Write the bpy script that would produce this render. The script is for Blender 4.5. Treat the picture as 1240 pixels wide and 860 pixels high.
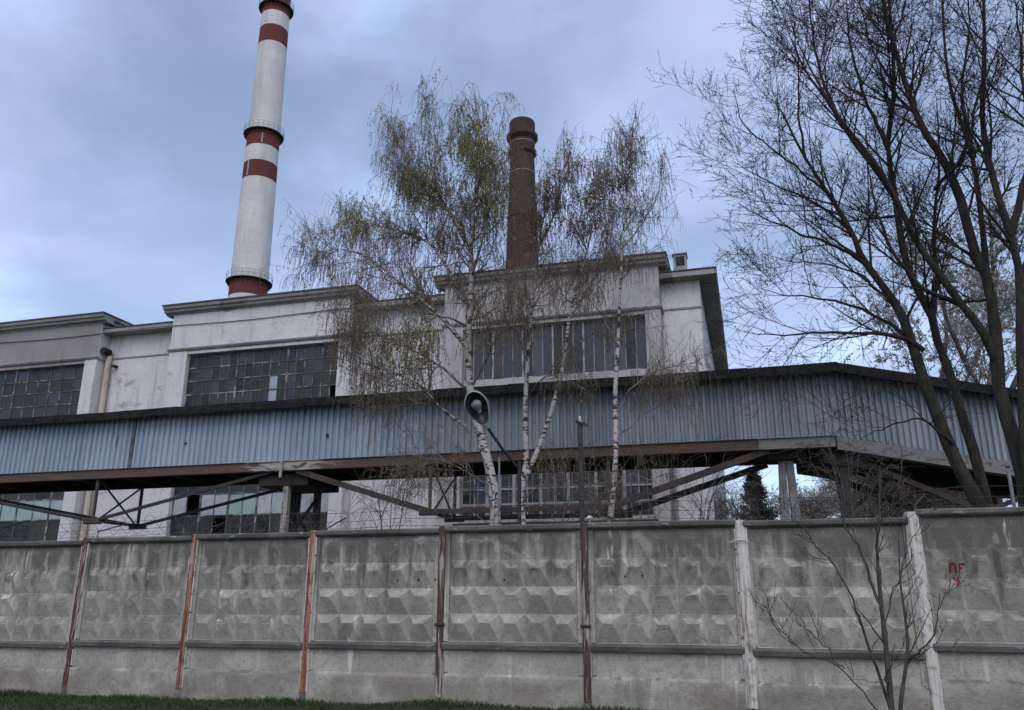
import bpy, math, random
import numpy as np
from mathutils import Vector, Matrix
R = math.radians
random.seed(7); rng = np.random.default_rng(11)
for o in list(bpy.data.objects): bpy.data.objects.remove(o, do_unlink=True)
SC = bpy.context.scene; COL = SC.collection

# ------------------------------------------------------------------ camera
EYE = 1.6; PITCH, YAW, ROLL = R(16.5), R(15.9), R(0.15); FPX = 1000.0
fw = Vector((-math.sin(YAW)*math.cos(PITCH), math.cos(YAW)*math.cos(PITCH), math.sin(PITCH)))
rt = Vector((math.cos(YAW), math.sin(YAW), 0)); up = rt.cross(fw)
rt, up = rt*math.cos(ROLL)+up*math.sin(ROLL), up*math.cos(ROLL)-rt*math.sin(ROLL)
cam = bpy.data.cameras.new('camera'); cam.sensor_width = 36; cam.lens = FPX/1240*36
cam.clip_start = .1; cam.clip_end = 3000
co = bpy.data.objects.new('camera', cam); COL.objects.link(co)
co.matrix_world = Matrix(((rt.x, up.x, -fw.x, 0), (rt.y, up.y, -fw.y, 0), (rt.z, up.z, -fw.z, EYE), (0, 0, 0, 1)))
SC.camera = co
def atY(x, y, Y):                      # photo pixel -> point on the plane at distance Y
    d = fw*FPX + rt*(x-620) - up*(y-430)
    return Vector((0, 0, EYE)) + d*(Y/d.y)

# ------------------------------------------------------------------ sky, sun, exposure
SUN_EL, SUN_ROT = R(50), R(166)
W = bpy.data.worlds.new('World'); SC.world = W; W.use_nodes = True
wt = W.node_tree; wt.nodes.clear()
def wn(t, **k):
    n = wt.nodes.new(t)
    for a, b in k.items(): setattr(n, a, b)
    return n
L = wt.links.new
sky = wn('ShaderNodeTexSky', sky_type='NISHITA', sun_disc=False, sun_elevation=SUN_EL, sun_rotation=SUN_ROT,
         air_density=1.0, dust_density=1.0, ozone_density=2.0)
tc = wn('ShaderNodeTexCoord')
sep = wn('ShaderNodeSeparateXYZ'); L(tc.outputs['Generated'], sep.inputs[0])
zz = wn('ShaderNodeMath', operation='ADD'); L(sep.outputs[2], zz.inputs[0]); zz.inputs[1].default_value = .30
zc = wn('ShaderNodeMath', operation='MAXIMUM'); L(zz.outputs[0], zc.inputs[0]); zc.inputs[1].default_value = .08
dx = wn('ShaderNodeMath', operation='DIVIDE'); L(sep.outputs[0], dx.inputs[0]); L(zc.outputs[0], dx.inputs[1])
dy = wn('ShaderNodeMath', operation='DIVIDE'); L(sep.outputs[1], dy.inputs[0]); L(zc.outputs[0], dy.inputs[1])
cmb = wn('ShaderNodeCombineXYZ'); L(dx.outputs[0], cmb.inputs[0]); L(dy.outputs[0], cmb.inputs[1])
n1 = wn('ShaderNodeTexNoise'); n1.inputs['Scale'].default_value = 1.7; n1.inputs['Detail'].default_value = 6; n1.inputs['Roughness'].default_value = .5
n1.inputs['Distortion'].default_value = .25
L(cmb.outputs[0], n1.inputs['Vector'])
r1 = wn('ShaderNodeMapRange', interpolation_type='SMOOTHSTEP'); r1.inputs[1].default_value = .36; r1.inputs[2].default_value = .66; r1.inputs[3].default_value = .20; r1.inputs[4].default_value = .85
L(n1.outputs[0], r1.inputs[0])
n2 = wn('ShaderNodeTexNoise'); n2.inputs['Scale'].default_value = 3.4; n2.inputs['Detail'].default_value = 5; L(cmb.outputs[0], n2.inputs['Vector'])
r2 = wn('ShaderNodeMapRange', interpolation_type='SMOOTHSTEP'); r2.inputs[1].default_value = .50; r2.inputs[2].default_value = .70; L(n2.outputs[0], r2.inputs[0])
cc = wn('ShaderNodeMix', data_type='RGBA'); cc.inputs[6].default_value = (4.25, 5.0, 7.5, 1); cc.inputs[7].default_value = (5.4, 7.0, 10.2, 1)
L(r2.outputs[0], cc.inputs[0])
hs = wn('ShaderNodeHueSaturation'); hs.inputs['Saturation'].default_value = .88; hs.inputs['Value'].default_value = 1.18
L(sky.outputs[0], hs.inputs['Color'])
mx = wn('ShaderNodeMix', data_type='RGBA'); L(r1.outputs[0], mx.inputs[0]); L(hs.outputs[0], mx.inputs[6]); L(cc.outputs[2], mx.inputs[7])
bg = wn('ShaderNodeBackground'); bg.inputs[1].default_value = .112; L(mx.outputs[2], bg.inputs[0])
wo = wn('ShaderNodeOutputWorld'); L(bg.outputs[0], wo.inputs[0])
sl = bpy.data.lights.new('sun', 'SUN'); sl.energy = 1.0; sl.angle = R(50); sl.color = (1, .90, .80)
so = bpy.data.objects.new('sun', sl); COL.objects.link(so)
sdir = Vector((math.cos(SUN_EL)*math.sin(SUN_ROT), math.cos(SUN_EL)*math.cos(SUN_ROT), math.sin(SUN_EL)))
so.rotation_euler = sdir.to_track_quat('Z', 'Y').to_euler(); so.location = (0, -20, 40)
vs = SC.view_settings; vs.view_transform = 'Standard'; vs.look = 'None'; vs.gamma = 1; vs.use_curve_mapping = False; vs.exposure = 0.38
SC.render.engine = 'CYCLES'

# ------------------------------------------------------------------ helpers
def obj(name, me, mat, parent=None, loc=(0, 0, 0), rot=(0, 0, 0), smooth=False, stuff=False):
    if isinstance(me, MB): me = me.mesh(name)
    if mat is not None and not me.materials: me.materials.append(mat)
    if smooth: me.polygons.foreach_set('use_smooth', np.ones(len(me.polygons), bool))
    o = bpy.data.objects.new(name, me); COL.objects.link(o)
    o.location = loc; o.rotation_euler = rot; o.parent = parent
    if stuff: o['kind'] = 'stuff'
    return o
def thing(name, label, cat, loc=(0, 0, 0), group=None):
    o = bpy.data.objects.new(name, None); COL.objects.link(o); o.location = loc; o.empty_display_size = .2
    return tag(o, label, cat, group)
def tag(o, label, cat, group=None):
    o['label'] = label; o['category'] = cat
    if group: o['group'] = group
    return o
def bevel(o, w=.006, seg=1):
    m = o.modifiers.new('b', 'BEVEL'); m.width = w; m.segments = seg; m.limit_method = 'ANGLE'; m.angle_limit = R(40)
    return o
class MB:
    def __init__(s): s.v = []; s.f = []
    def add(s, vs_, fs):
        b = len(s.v); s.v += [tuple(p) for p in vs_]; s.f += [tuple(b+i for i in f) for f in fs]; return s
    def box(s, x0, x1, y0, y1, z0, z1):
        return s.add([(x0, y0, z0), (x1, y0, z0), (x1, y1, z0), (x0, y1, z0), (x0, y0, z1), (x1, y0, z1), (x1, y1, z1), (x0, y1, z1)],
                     [(3, 2, 1, 0), (4, 5, 6, 7), (0, 1, 5, 4), (1, 2, 6, 5), (2, 3, 7, 6), (3, 0, 4, 7)])
    def prism_x(s, prof, x0, x1):      # prof: (y,z) outline counter-clockwise seen from +x
        n = len(prof); v = [(x0, y, z) for y, z in prof]+[(x1, y, z) for y, z in prof]
        f = [tuple(range(n-1, -1, -1)), tuple(range(n, 2*n))]+[(i, (i+1) % n, n+(i+1) % n, n+i) for i in range(n)]
        return s.add(v, f)
    def bar(s, a, b, w, h=None, up_=(0, 0, 1)):  # rectangular bar from a to b
        a, b = Vector(a), Vector(b); h = h or w; t = (b-a).normalized(); u = Vector(up_)
        if abs(t.dot(u)) > .95: u = Vector((0, 1, 0))
        sd = t.cross(u).normalized()*w/2; uu = sd.cross(t).normalized()*h/2
        v = [a-sd-uu, a+sd-uu, a+sd+uu, a-sd+uu, b-sd-uu, b+sd-uu, b+sd+uu, b-sd+uu]
        return s.add(v, [(0, 1, 2, 3), (7, 6, 5, 4), (4, 5, 1, 0), (5, 6, 2, 1), (6, 7, 3, 2), (7, 4, 0, 3)])
    def tube(s, pts, r, k=8, cap=True):
        P = np.array([[list(p) for p in pts]], float); n = P.shape[1]
        rr = np.full((1, n), r, float) if np.isscalar(r) else np.array([r], float)
        V, F = tube_arrays(P, rr, k); f = [tuple(x) for x in F]
        if cap: f += [tuple(range(k)), tuple(range((n-1)*k+k-1, (n-1)*k-1, -1))]
        return s.add(V.tolist(), f)
    def lathe(s, prof, k=40, c=(0, 0)):  # prof (r,z)
        v = []; f = []; n = len(prof)
        for j in range(k):
            a = 2*math.pi*j/k
            for r, z in prof: v.append((c[0]+r*math.cos(a), c[1]+r*math.sin(a), z))
        for j in range(k):
            for i in range(n-1): f.append((j*n+i, ((j+1) % k)*n+i, ((j+1) % k)*n+i+1, j*n+i+1))
        return s.add(v, f)
    def mesh(s, name):
        me = bpy.data.meshes.new(name); me.from_pydata(s.v, [], s.f); me.update(); return me
def tube_arrays(P, RR, k):
    m, n, _ = P.shape
    T = np.gradient(P, axis=1); T /= np.linalg.norm(T, axis=2, keepdims=True)+1e-9
    D = np.abs(P[:, -1]-P[:, 0]); ref = np.zeros((m, 3)); ref[np.arange(m), D.argmin(1)] = 1
    U = np.cross(T, ref[:, None, :]); U /= np.linalg.norm(U, axis=2, keepdims=True)+1e-9
    V = np.cross(T, U); a = np.arange(k)*2*np.pi/k
    vert = P[:, :, None]+RR[:, :, None, None]*(np.cos(a)[None, None, :, None]*U[:, :, None]+np.sin(a)[None, None, :, None]*V[:, :, None])
    b = (np.arange(m)*n*k)[:, None, None]+(np.arange(n-1)*k)[None, :, None]; j = np.arange(k)[None, None, :]; j2 = (j+1) % k
    F = np.stack([b+j, b+j2, b+k+j2, b+k+j], -1).reshape(-1, 4)
    return vert.reshape(-1, 3), F
def np_mesh(name, V, F, smooth=True):
    me = bpy.data.meshes.new(name); nf, q = F.shape
    me.vertices.add(len(V)); me.vertices.foreach_set('co', np.ascontiguousarray(V, np.float32).ravel())
    me.loops.add(nf*q); me.loops.foreach_set('vertex_index', np.ascontiguousarray(F, np.int32).ravel())
    me.polygons.add(nf); me.polygons.foreach_set('loop_start', np.arange(nf, dtype=np.int32)*q)
    if smooth: me.polygons.foreach_set('use_smooth', np.ones(nf, bool))
    me.update(calc_edges=True); return me
def join_tubes(name, parts):           # parts: (P,R,k)
    Vs, Fs, b = [], [], 0
    for P, RR, k in parts:
        V, F = tube_arrays(P, RR, k); Vs.append(V); Fs.append(F+b); b += len(V)
    return np_mesh(name, np.concatenate(Vs), np.concatenate(Fs))

# ------------------------------------------------------------------ materials
class NT:
    def __init__(s, name, rough=.85, spec=.3, metal=0):
        s.m = bpy.data.materials.new(name); s.m.use_nodes = True; s.t = s.m.node_tree
        s.b = s.t.nodes['Principled BSDF']; s.b.inputs['Roughness'].default_value = rough
        s.b.inputs['Specular IOR Level'].default_value = spec; s.b.inputs['Metallic'].default_value = metal
        s.g = s.n('ShaderNodeNewGeometry'); s.oi = None
    def n(s, t, **k):
        x = s.t.nodes.new(t)
        for a, b in k.items(): setattr(x, a, b)
        return x
    def link(s, a, b): s.t.links.new(a, b)
    def pos(s, sc=(1, 1, 1)):
        v = s.n('ShaderNodeVectorMath', operation='MULTIPLY'); s.link(s.g.outputs['Position'], v.inputs[0]); v.inputs[1].default_value = sc; return v.outputs[0]
    def noise(s, scale, lo, hi, sc=(1, 1, 1), detail=5, dist=0, rough=.55, smooth=True):
        x = s.n('ShaderNodeTexNoise'); x.inputs['Scale'].default_value = scale; x.inputs['Detail'].default_value = detail
        x.inputs['Distortion'].default_value = dist; x.inputs['Roughness'].default_value = rough
        s.link(s.pos(sc), x.inputs['Vector']); return s.ramp(x.outputs[0], lo, hi, smooth)
    def ramp(s, a, lo, hi, smooth=True, o0=0, o1=1):
        r = s.n('ShaderNodeMapRange'); r.interpolation_type = 'SMOOTHSTEP' if smooth else 'LINEAR'
        r.inputs[1].default_value = lo; r.inputs[2].default_value = hi; r.inputs[3].default_value = o0; r.inputs[4].default_value = o1
        s.link(a, r.inputs[0]); return r.outputs[0]
    def mul(s, a, b, op='MULTIPLY'):
        m = s.n('ShaderNodeMath', operation=op)
        for i, x in enumerate((a, b)):
            if isinstance(x, (int, float)): m.inputs[i].default_value = x
            else: s.link(x, m.inputs[i])
        return m.outputs[0]
    def mix(s, f, a, b):
        m = s.n('ShaderNodeMix', data_type='RGBA')
        for i, x in ((0, f), (6, a), (7, b)):
            if isinstance(x, (int, float)): m.inputs[i].default_value = x
            elif isinstance(x, tuple): m.inputs[i].default_value = (*x, 1)
            else: s.link(x, m.inputs[i])
        return m.outputs[2]
    def rand(s):
        s.oi = s.oi or s.n('ShaderNodeObjectInfo'); return s.oi.outputs['Random']
    def z(s):
        x = s.n('ShaderNodeSeparateXYZ'); s.link(s.g.outputs['Position'], x.inputs[0]); return x.outputs[2]
    def done(s, c, bump=None, bs=.3, bd=.02):
        if isinstance(c, tuple): s.b.inputs['Base Color'].default_value = (*c, 1)
        else: s.link(c, s.b.inputs['Base Color'])
        if bump is not None:
            b = s.n('ShaderNodeBump'); b.inputs['Strength'].default_value = bs; b.inputs['Distance'].default_value = bd
            s.link(bump, b.inputs['Height']); s.link(b.outputs[0], s.b.inputs['Normal'])
        return s.m
M = {}
def simple(name, a, b, scale=3, rough=.85, lo=.35, hi=.65, sc=(1, 1, 1), bs=.25, bd=.01, metal=0, spec=.3, bscale=None):
    t = NT(name, rough, spec, metal); n = t.noise(scale, lo, hi, sc)
    M[name] = t.done(t.mix(n, a, b), t.noise(bscale or scale*6, .2, .8), bs, bd); return M[name]
# fence concrete: cement, damp stains that run down from the coping, lime streaks, patches
for fname, dirt_ in (('fence_concrete', .25), ('fence_concrete_stained', .72)):
    t = NT(fname, .92, .2)
    c = t.mix(t.noise(1.5, .32, .68, detail=8), (.325, .302, .255), (.485, .452, .385))
    c = t.mix(t.mul(t.rand(), .4), c, (.25, .235, .205))
    c = t.mix(t.mul(t.noise(14, .45, .75), .5), c, (.145, .136, .115))
    c = t.mix(t.mul(t.noise(55, .52, .72), .35), c, (.40, .375, .325))
    st = t.mul(t.ramp(t.mul(t.noise(1.0, .25, .75, (5.5, 5.5, .45), 7, .2, .6, False), t.ramp(t.z(), 1.35, 2.75, False), 'ADD'), .80, 1.35), 1.0)
    c = t.mix(t.mul(st, .85), c, (.098, .092, .080))
    blotch = t.mul(t.noise(3.3, .50, .62, (1, 1, .8), 9, .9, .65), .04+.36*dirt_)
    c = t.mix(blotch, c, (.15, .147, .138))
    nz = t.n('ShaderNodeSeparateXYZ'); t.link(t.g.outputs['True Normal'], nz.inputs[0])
    ud = t.mul(t.ramp(nz.outputs[2], .05, .55), t.noise(2.6, .36, .62, detail=8, dist=.5))      # dirt settled on the upper facets
    c = t.mix(t.mul(ud, dirt_), c, (.085, .082, .074))
    lime = t.mul(t.noise(1.0, .57, .69, (7, 7, .7), 7, .3), t.noise(.8, .42, .6))
    c = t.mix(t.mul(lime, .9), c, (.60, .575, .52))
    lime2 = t.noise(2.0, .53, .66, (1, 1, 1), 9, .8, .65)
    c = t.mix(t.mul(lime2, .36), c, (.50, .475, .425))
    lo_ = t.mul(t.ramp(t.z(), .55, .30), t.noise(1.6, .3, .6))
    c = t.mix(t.mul(lo_, .65), c, (.165, .143, .115))
    M[fname] = t.done(c, t.mul(t.noise(38, .3, .7), t.noise(5, .2, .8), 'ADD'), .35, .012)
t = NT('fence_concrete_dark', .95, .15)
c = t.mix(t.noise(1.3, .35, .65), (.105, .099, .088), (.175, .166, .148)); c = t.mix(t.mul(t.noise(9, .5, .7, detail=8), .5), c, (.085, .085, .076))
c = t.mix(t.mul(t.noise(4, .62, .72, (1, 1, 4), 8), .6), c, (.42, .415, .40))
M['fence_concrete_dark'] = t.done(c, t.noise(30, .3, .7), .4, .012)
def rustmat(name, base, rust, lo, hi, stretch=(9, 9, .8)):
    t = NT(name, .8, .3); n = t.noise(1.6, lo, hi, stretch, 7, .4)
    c = t.mix(n, base, rust); c = t.mix(t.mul(t.noise(2.1, .53, .62, stretch, 8, .5), .75 if 'post' in name else 0), c, (.42, .38, .34)); c = t.mix(t.mul(t.noise(9, .5, .7), .6), c, tuple(x*.45 for x in rust))
    M[name] = t.done(c, t.noise(30, .3, .7), .4, .006)
rustmat('rust_post', (.13, .045, .036), (.085, .040, .028), .35, .62)
rustmat('rust_post_orange', (.34, .14, .082), (.12, .045, .03), .45, .60)
rustmat('rust_post_flaky', (.075, .046, .038), (.26, .17, .13), .56, .68)
rustmat('white_post', (.60, .57, .52), (.30, .21, .155), .52, .68)
rustmat('lime_strip', (.52, .50, .475), (.30, .27, .24), .54, .70)
rustmat('beam_rust', (.085, .066, .057), (.135, .070, .047), .44, .66, (.5, 2, 4))
t = M['beam_rust'].node_tree; nt = NT.__new__(NT); nt.m = M['beam_rust']; nt.t = t; nt.b = t.nodes['Principled BSDF']; nt.oi = None
nt.g = [n for n in t.nodes if n.type == 'NEW_GEOMETRY'][0]; old = nt.b.inputs['Base Color'].links[0].from_socket
sx_ = nt.n('ShaderNodeSeparateXYZ'); nt.link(nt.g.outputs['Position'], sx_.inputs[0])
near = nt.mul(nt.ramp(sx_.outputs[0], -19.5, -16.2), nt.ramp(sx_.outputs[0], -10.5, -15.8))   # old whitewash left around the joint
pm_ = nt.ramp(nt.mul(nt.noise(1.5, .2, .8, (.6, 2, 5), 8, .6, .65, False), near), .36, .52)
nt.link(nt.mix(pm_, old, (.36, .34, .31)), nt.b.inputs['Base Color'])
rustmat('beam_pale', (.33, .315, .29), (.15, .085, .06), .52, .66, (.6, 2, 4))
rustmat('beam_grey', (.20, .195, .19), (.12, .09, .075), .52, .70, (.6, 2, 4))
rustmat('strut_rust', (.05, .042, .039), (.10, .058, .045), .5, .68, (1, 1, 1))
rustmat('column_pale', (.34, .325, .30), (.13, .08, .06), .56, .68, (3, 3, .8))
simple('dark_steel', (.025, .024, .024), (.05, .043, .04), 4, .7)
simple('joint_dark', (.13, .135, .14), (.08, .075, .07), 2, .9)
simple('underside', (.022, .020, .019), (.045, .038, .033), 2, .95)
simple('tar_roof', (.008, .008, .008), (.020, .019, .018), 5, .95, bs=.5)
simple('post_concrete', (.19, .185, .18), (.30, .29, .275), 2, .9)
# plaster
def plaster(name, a, b, patch, plo, phi, streak=.35, dirt=(.22, .21, .205)):
    t = NT(name, .9, .2)
    c = t.mix(t.noise(.55, .3, .7), a, b)
    c = t.mix(t.mul(t.noise(1, .48, .72, (2.6, 2.6, .28), 6), streak), c, dirt)
    c = t.mix(t.mul(t.noise(5, .5, .75, detail=8), .25), c, dirt)
    p = t.noise(.42, plo, phi, (1, 1, 1.5), 9, .5, .6, False)
    c = t.mix(p, c, patch)
    M[name] = t.done(c, t.mul(t.mul(p, -1.0), t.mul(t.noise(9, .2, .8), .25), 'ADD'), .4, .03)
plaster('plaster_white', (.645, .62, .615), (.56, .54, .54), (.34, .325, .31), .61, .67, .36)
plaster('plaster_dirty', (.43, .405, .395), (.35, .33, .32), (.27, .25, .235), .60, .66, .5)
plaster('plaster_grey', (.30, .285, .27), (.25, .238, .225), (.20, .19, .18), .64, .70, .3, (.18, .172, .165))
plaster('cornice_stone', (.34, .325, .31), (.25, .24, .23), (.15, .145, .14), .58, .66, .45, (.16, .155, .15))
simple('cornice_lid', (.045, .043, .043), (.09, .086, .083), 3, .9)
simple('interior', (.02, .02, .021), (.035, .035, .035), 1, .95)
simple('frame_dark', (.07, .07, .066), (.30, .29, .275), 1.8, .7, lo=.48, hi=.68)
simple('frame_white', (.31, .305, .30), (.09, .088, .085), 1.3, .6, lo=.48, hi=.68)
def glass(name, a, b, rough, dirt):
    t = NT(name, rough, .32); c = t.mix(t.rand(), a, b)
    d = t.mul(t.noise(2.2, .40, .72, (1, 1, 1), 7, .5), .75)
    c = t.mix(d, c, dirt); t.link(t.ramp(d, 0, .7, False, rough, .8), t.b.inputs['Roughness'])
    M[name] = t.done(c)
glass('pane_dirty', (.008, .010, .010), (.040, .043, .039), .30, (.062, .062, .055))
glass('pane_blue', (.012, .015, .019), (.045, .052, .062), .22, (.07, .073, .075))
glass('pane_cool', (.010, .012, .016), (.075, .082, .10), .2, (.06, .06, .064))
glass('pane_sky', (.30, .34, .38), (.38, .42, .46), .5, (.25, .27, .28))
glass('pane_mint', (.25, .40, .355), (.33, .44, .415), .6, (.27, .31, .30))
glass('pane_milk', (.36, .40, .425), (.44, .465, .48), .6, (.28, .31, .32))
simple('pipe_cream', (.50, .44, .37), (.38, .255, .175), 1.2, .8, lo=.4, hi=.7)
simple('pipe_grey', (.15, .152, .16), (.22, .22, .225), 2, .6)
# corrugated sheet
t = NT('corrugated', .62, .35, .0)
c = t.mix(t.rand(), (.27, .335, .41), (.345, .405, .475))
c = t.mix(t.mul(t.noise(1, .45, .7, (7, 7, .35), 6), .42), c, (.17, .195, .225))
c = t.mix(t.mul(t.noise(2.5, .55, .75, detail=8), .3), c, (.42, .46, .50))
c = t.mix(t.mul(t.noise(1, .60, .72, (3, 3, .5), 8), .55), c, (.16, .115, .09))
M['corrugated'] = t.done(c, t.noise(14, .3, .7), .15, .01)
t = NT('corrugated_grey', .62, .35, .0)
c = t.mix(t.rand(), (.20, .235, .272), (.285, .32, .358))
c = t.mix(t.mul(t.noise(1, .45, .7, (7, 7, .35), 6), .4), c, (.15, .165, .18))
c = t.mix(t.mul(t.noise(1, .58, .72, (3, 3, .5), 8), .5), c, (.17, .14, .12))
M['corrugated_grey'] = t.done(c, t.noise(14, .3, .7), .15, .01)
# chimneys
def paint(name, a, b, dirt):
    t = NT(name, .9, .2); c = t.mix(t.noise(.25, .35, .65), a, b)
    c = t.mix(t.mul(t.noise(1, .46, .68, (.8, .8, .07), 7), .45), c, dirt)
    c = t.mix(t.mul(t.noise(.9, .58, .68, (1, 1, 2.2), 8), .4), c, dirt)
    M[name] = t.done(c, t.noise(2, .3, .7), .2, .03)
paint('chimney_white', (.62, .60, .585), (.54, .52, .51), (.36, .34, .335))
paint('chimney_red', (.16, .040, .034), (.125, .038, .034), (.10, .05, .045))
t = NT('chimney_brick', .95, .15)
br = t.n('ShaderNodeTexBrick'); br.inputs['Color1'].default_value = (.078, .042, .030, 1); br.inputs['Color2'].default_value = (.050, .030, .024, 1)
br.inputs['Mortar'].default_value = (.09, .075, .065, 1); br.inputs['Scale'].default_value = 1; br.inputs['Brick Width'].default_value = .26
br.inputs['Row Height'].default_value = .085; br.inputs['Mortar Size'].default_value = .012
tcx = t.n('ShaderNodeUVMap'); t.link(tcx.outputs[0], br.inputs['Vector'])
c = t.mix(t.mul(t.noise(.8, .45, .7), .6), br.outputs[0], (.045, .030, .026))
c = t.mix(t.mul(t.noise(1, .60, .72, (1.6, 1.6, 1.1), 9, .5), .30), c, (.26, .23, .215))
M['chimney_brick'] = t.done(c, br.outputs['Fac'], -.4, .02)
simple('brick_dark', (.05, .03, .025), (.085, .045, .034), 3, .95)
# plants
t = NT('birch_bark', .8, .25)
lent = t.noise(1, .56, .60, (4, 4, 15), 4, .4); big = t.noise(1, .55, .60, (3.4, 3.4, 6.5), 5, .8)
c = t.mix(t.noise(2, .3, .7), (.52, .495, .47), (.40, .375, .355)); c = t.mix(lent, c, (.055, .046, .042)); c = t.mix(big, c, (.05, .042, .038))
M['birch_bark'] = t.done(c, lent, -.3, .01)
simple('birch_limb', (.27, .25, .235), (.10, .085, .078), 5, .85, lo=.40, hi=.62)
simple('birch_twig', (.11, .082, .060), (.18, .14, .108), 2, .9, bs=0)
def leafmat(name, a, b):
    t = NT(name, .8, .2); c = t.mix(t.noise(2.5, .3, .7), a, b); M[name] = t.done(c); t.b.inputs['Subsurface Weight'].default_value = 0
leafmat('catkin_olive', (.175, .165, .058), (.25, .23, .09)); leafmat('catkin_brown', (.18, .120, .065), (.12, .085, .052))
leafmat('catkin_dull', (.15, .128, .070), (.20, .172, .095)); leafmat('bud', (.035, .028, .022), (.06, .046, .036)); leafmat('pale_leaf', (.28, .27, .235), (.38, .365, .325))
simple('maple_bark', (.026, .024, .019), (.052, .047, .036), 6, .95, sc=(2, 2, .5), bs=.6, bd=.03)
simple('maple_branch', (.026, .022, .020), (.045, .038, .034), 3, .95)
simple('sapling_bark', (.04, .035, .032), (.075, .067, .061), 8, .85)
simple('shrub_bark', (.075, .062, .054), (.13, .11, .097), 3, .9)
leafmat('spruce_needles', (.014, .024, .017), (.026, .040, .028))
leafmat('grass_blade', (.030, .052, .016), (.052, .078, .026))
simple('soil', (.045, .05, .026), (.065, .058, .036), 1.2, .95, bs=.5, bd=.03)
simple('lamp_shell', (.20, .205, .205), (.29, .295, .295), 6, .5)
simple('lamp_reflector', (.05, .055, .053), (.09, .095, .09), 5, .35, metal=.5)
t = NT('lamp_glass', .12, .5); M['lamp_glass'] = t.done((.62, .66, .64)); t.b.inputs['Transmission Weight'].default_value = .85
simple('bulb', (.15, .155, .15), (.24, .24, .23), 9, .3)
simple('wood_pole', (.045, .040, .038), (.075, .066, .06), 4, .9, sc=(4, 4, .4))
simple('porcelain', (.55, .54, .53), (.40, .39, .38), 9, .4)
simple('wire', (.05, .048, .047), (.085, .07, .06), 5, .7)
simple('graffiti_red', (.22, .022, .03), (.16, .02, .026), 8, .8)
simple('roof_felt', (.05, .048, .046), (.08, .075, .07), 1, .95)
simple('vent_steel', (.24, .25, .27), (.33, .335, .35), 3, .6)
simple('tape', (.55, .54, .53), (.45, .44, .43), 9, .6)

# ------------------------------------------------------------------ ground
FY = 13.0
def gz(x, y):
    return -.055 + .10*math.exp(-((x+3.5)/4.0)**2)+.012*math.sin(x*1.7)*math.sin(y*1.3)*math.exp(-((y-FY)/9)**2)
xs = [-900, -300, -100, -50, -30]+[-20+.8*i for i in range(41)]+[20, 40, 90, 300, 900]
ys = [-300, -80, -30, -10]+[-2+.8*i for i in range(26)]+[24, 32, 45, 70, 150, 400, 1500]
gm = MB(); gm.v = [(x, y, gz(x, y)) for y in ys for x in xs]; nx = len(xs)
gm.f = [(j*nx+i, j*nx+i+1, (j+1)*nx+i+1, (j+1)*nx+i) for j in range(len(ys)-1) for i in range(nx-1)]
g = obj('ground', gm, M['soil'], smooth=True); g['kind'] = 'structure'
# grass: blades in front of the fence
nb = 60000
bx = rng.uniform(-17, 7, nb); by = FY-.02-rng.random(nb)**1.6*5.5; ang = rng.uniform(0, 2*np.pi, nb)
h = rng.uniform(.035, .095, nb)*(1+.5*np.sin(bx*2.3)*np.sin(by*3.1)); wd = rng.uniform(.004, .008, nb)
bz = -.065+.10*np.exp(-((bx+3.5)/4.0)**2)+.012*np.sin(bx*1.7)*np.sin(by*1.3)*np.exp(-((by-FY)/9)**2)
ux, uy = np.cos(ang)*wd, np.sin(ang)*wd; lx, ly = rng.normal(0, .035, nb), rng.normal(0, .035, nb)
V = np.stack([np.stack([bx-ux, by-uy, bz], 1), np.stack([bx+ux, by+uy, bz], 1),
              np.stack([bx+lx*.4+ux*.7, by+ly*.4+uy*.7, bz+h*.6], 1), np.stack([bx+lx, by+ly, bz+h], 1)], 1).reshape(-1, 3)
F = np.arange(nb*4).reshape(-1, 4)
go = obj('grass', np_mesh('grass', V, F, False), M['grass_blade'], stuff=True)
tag(go, 'short dark green grass growing along the foot of the concrete fence', 'grass')

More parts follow.
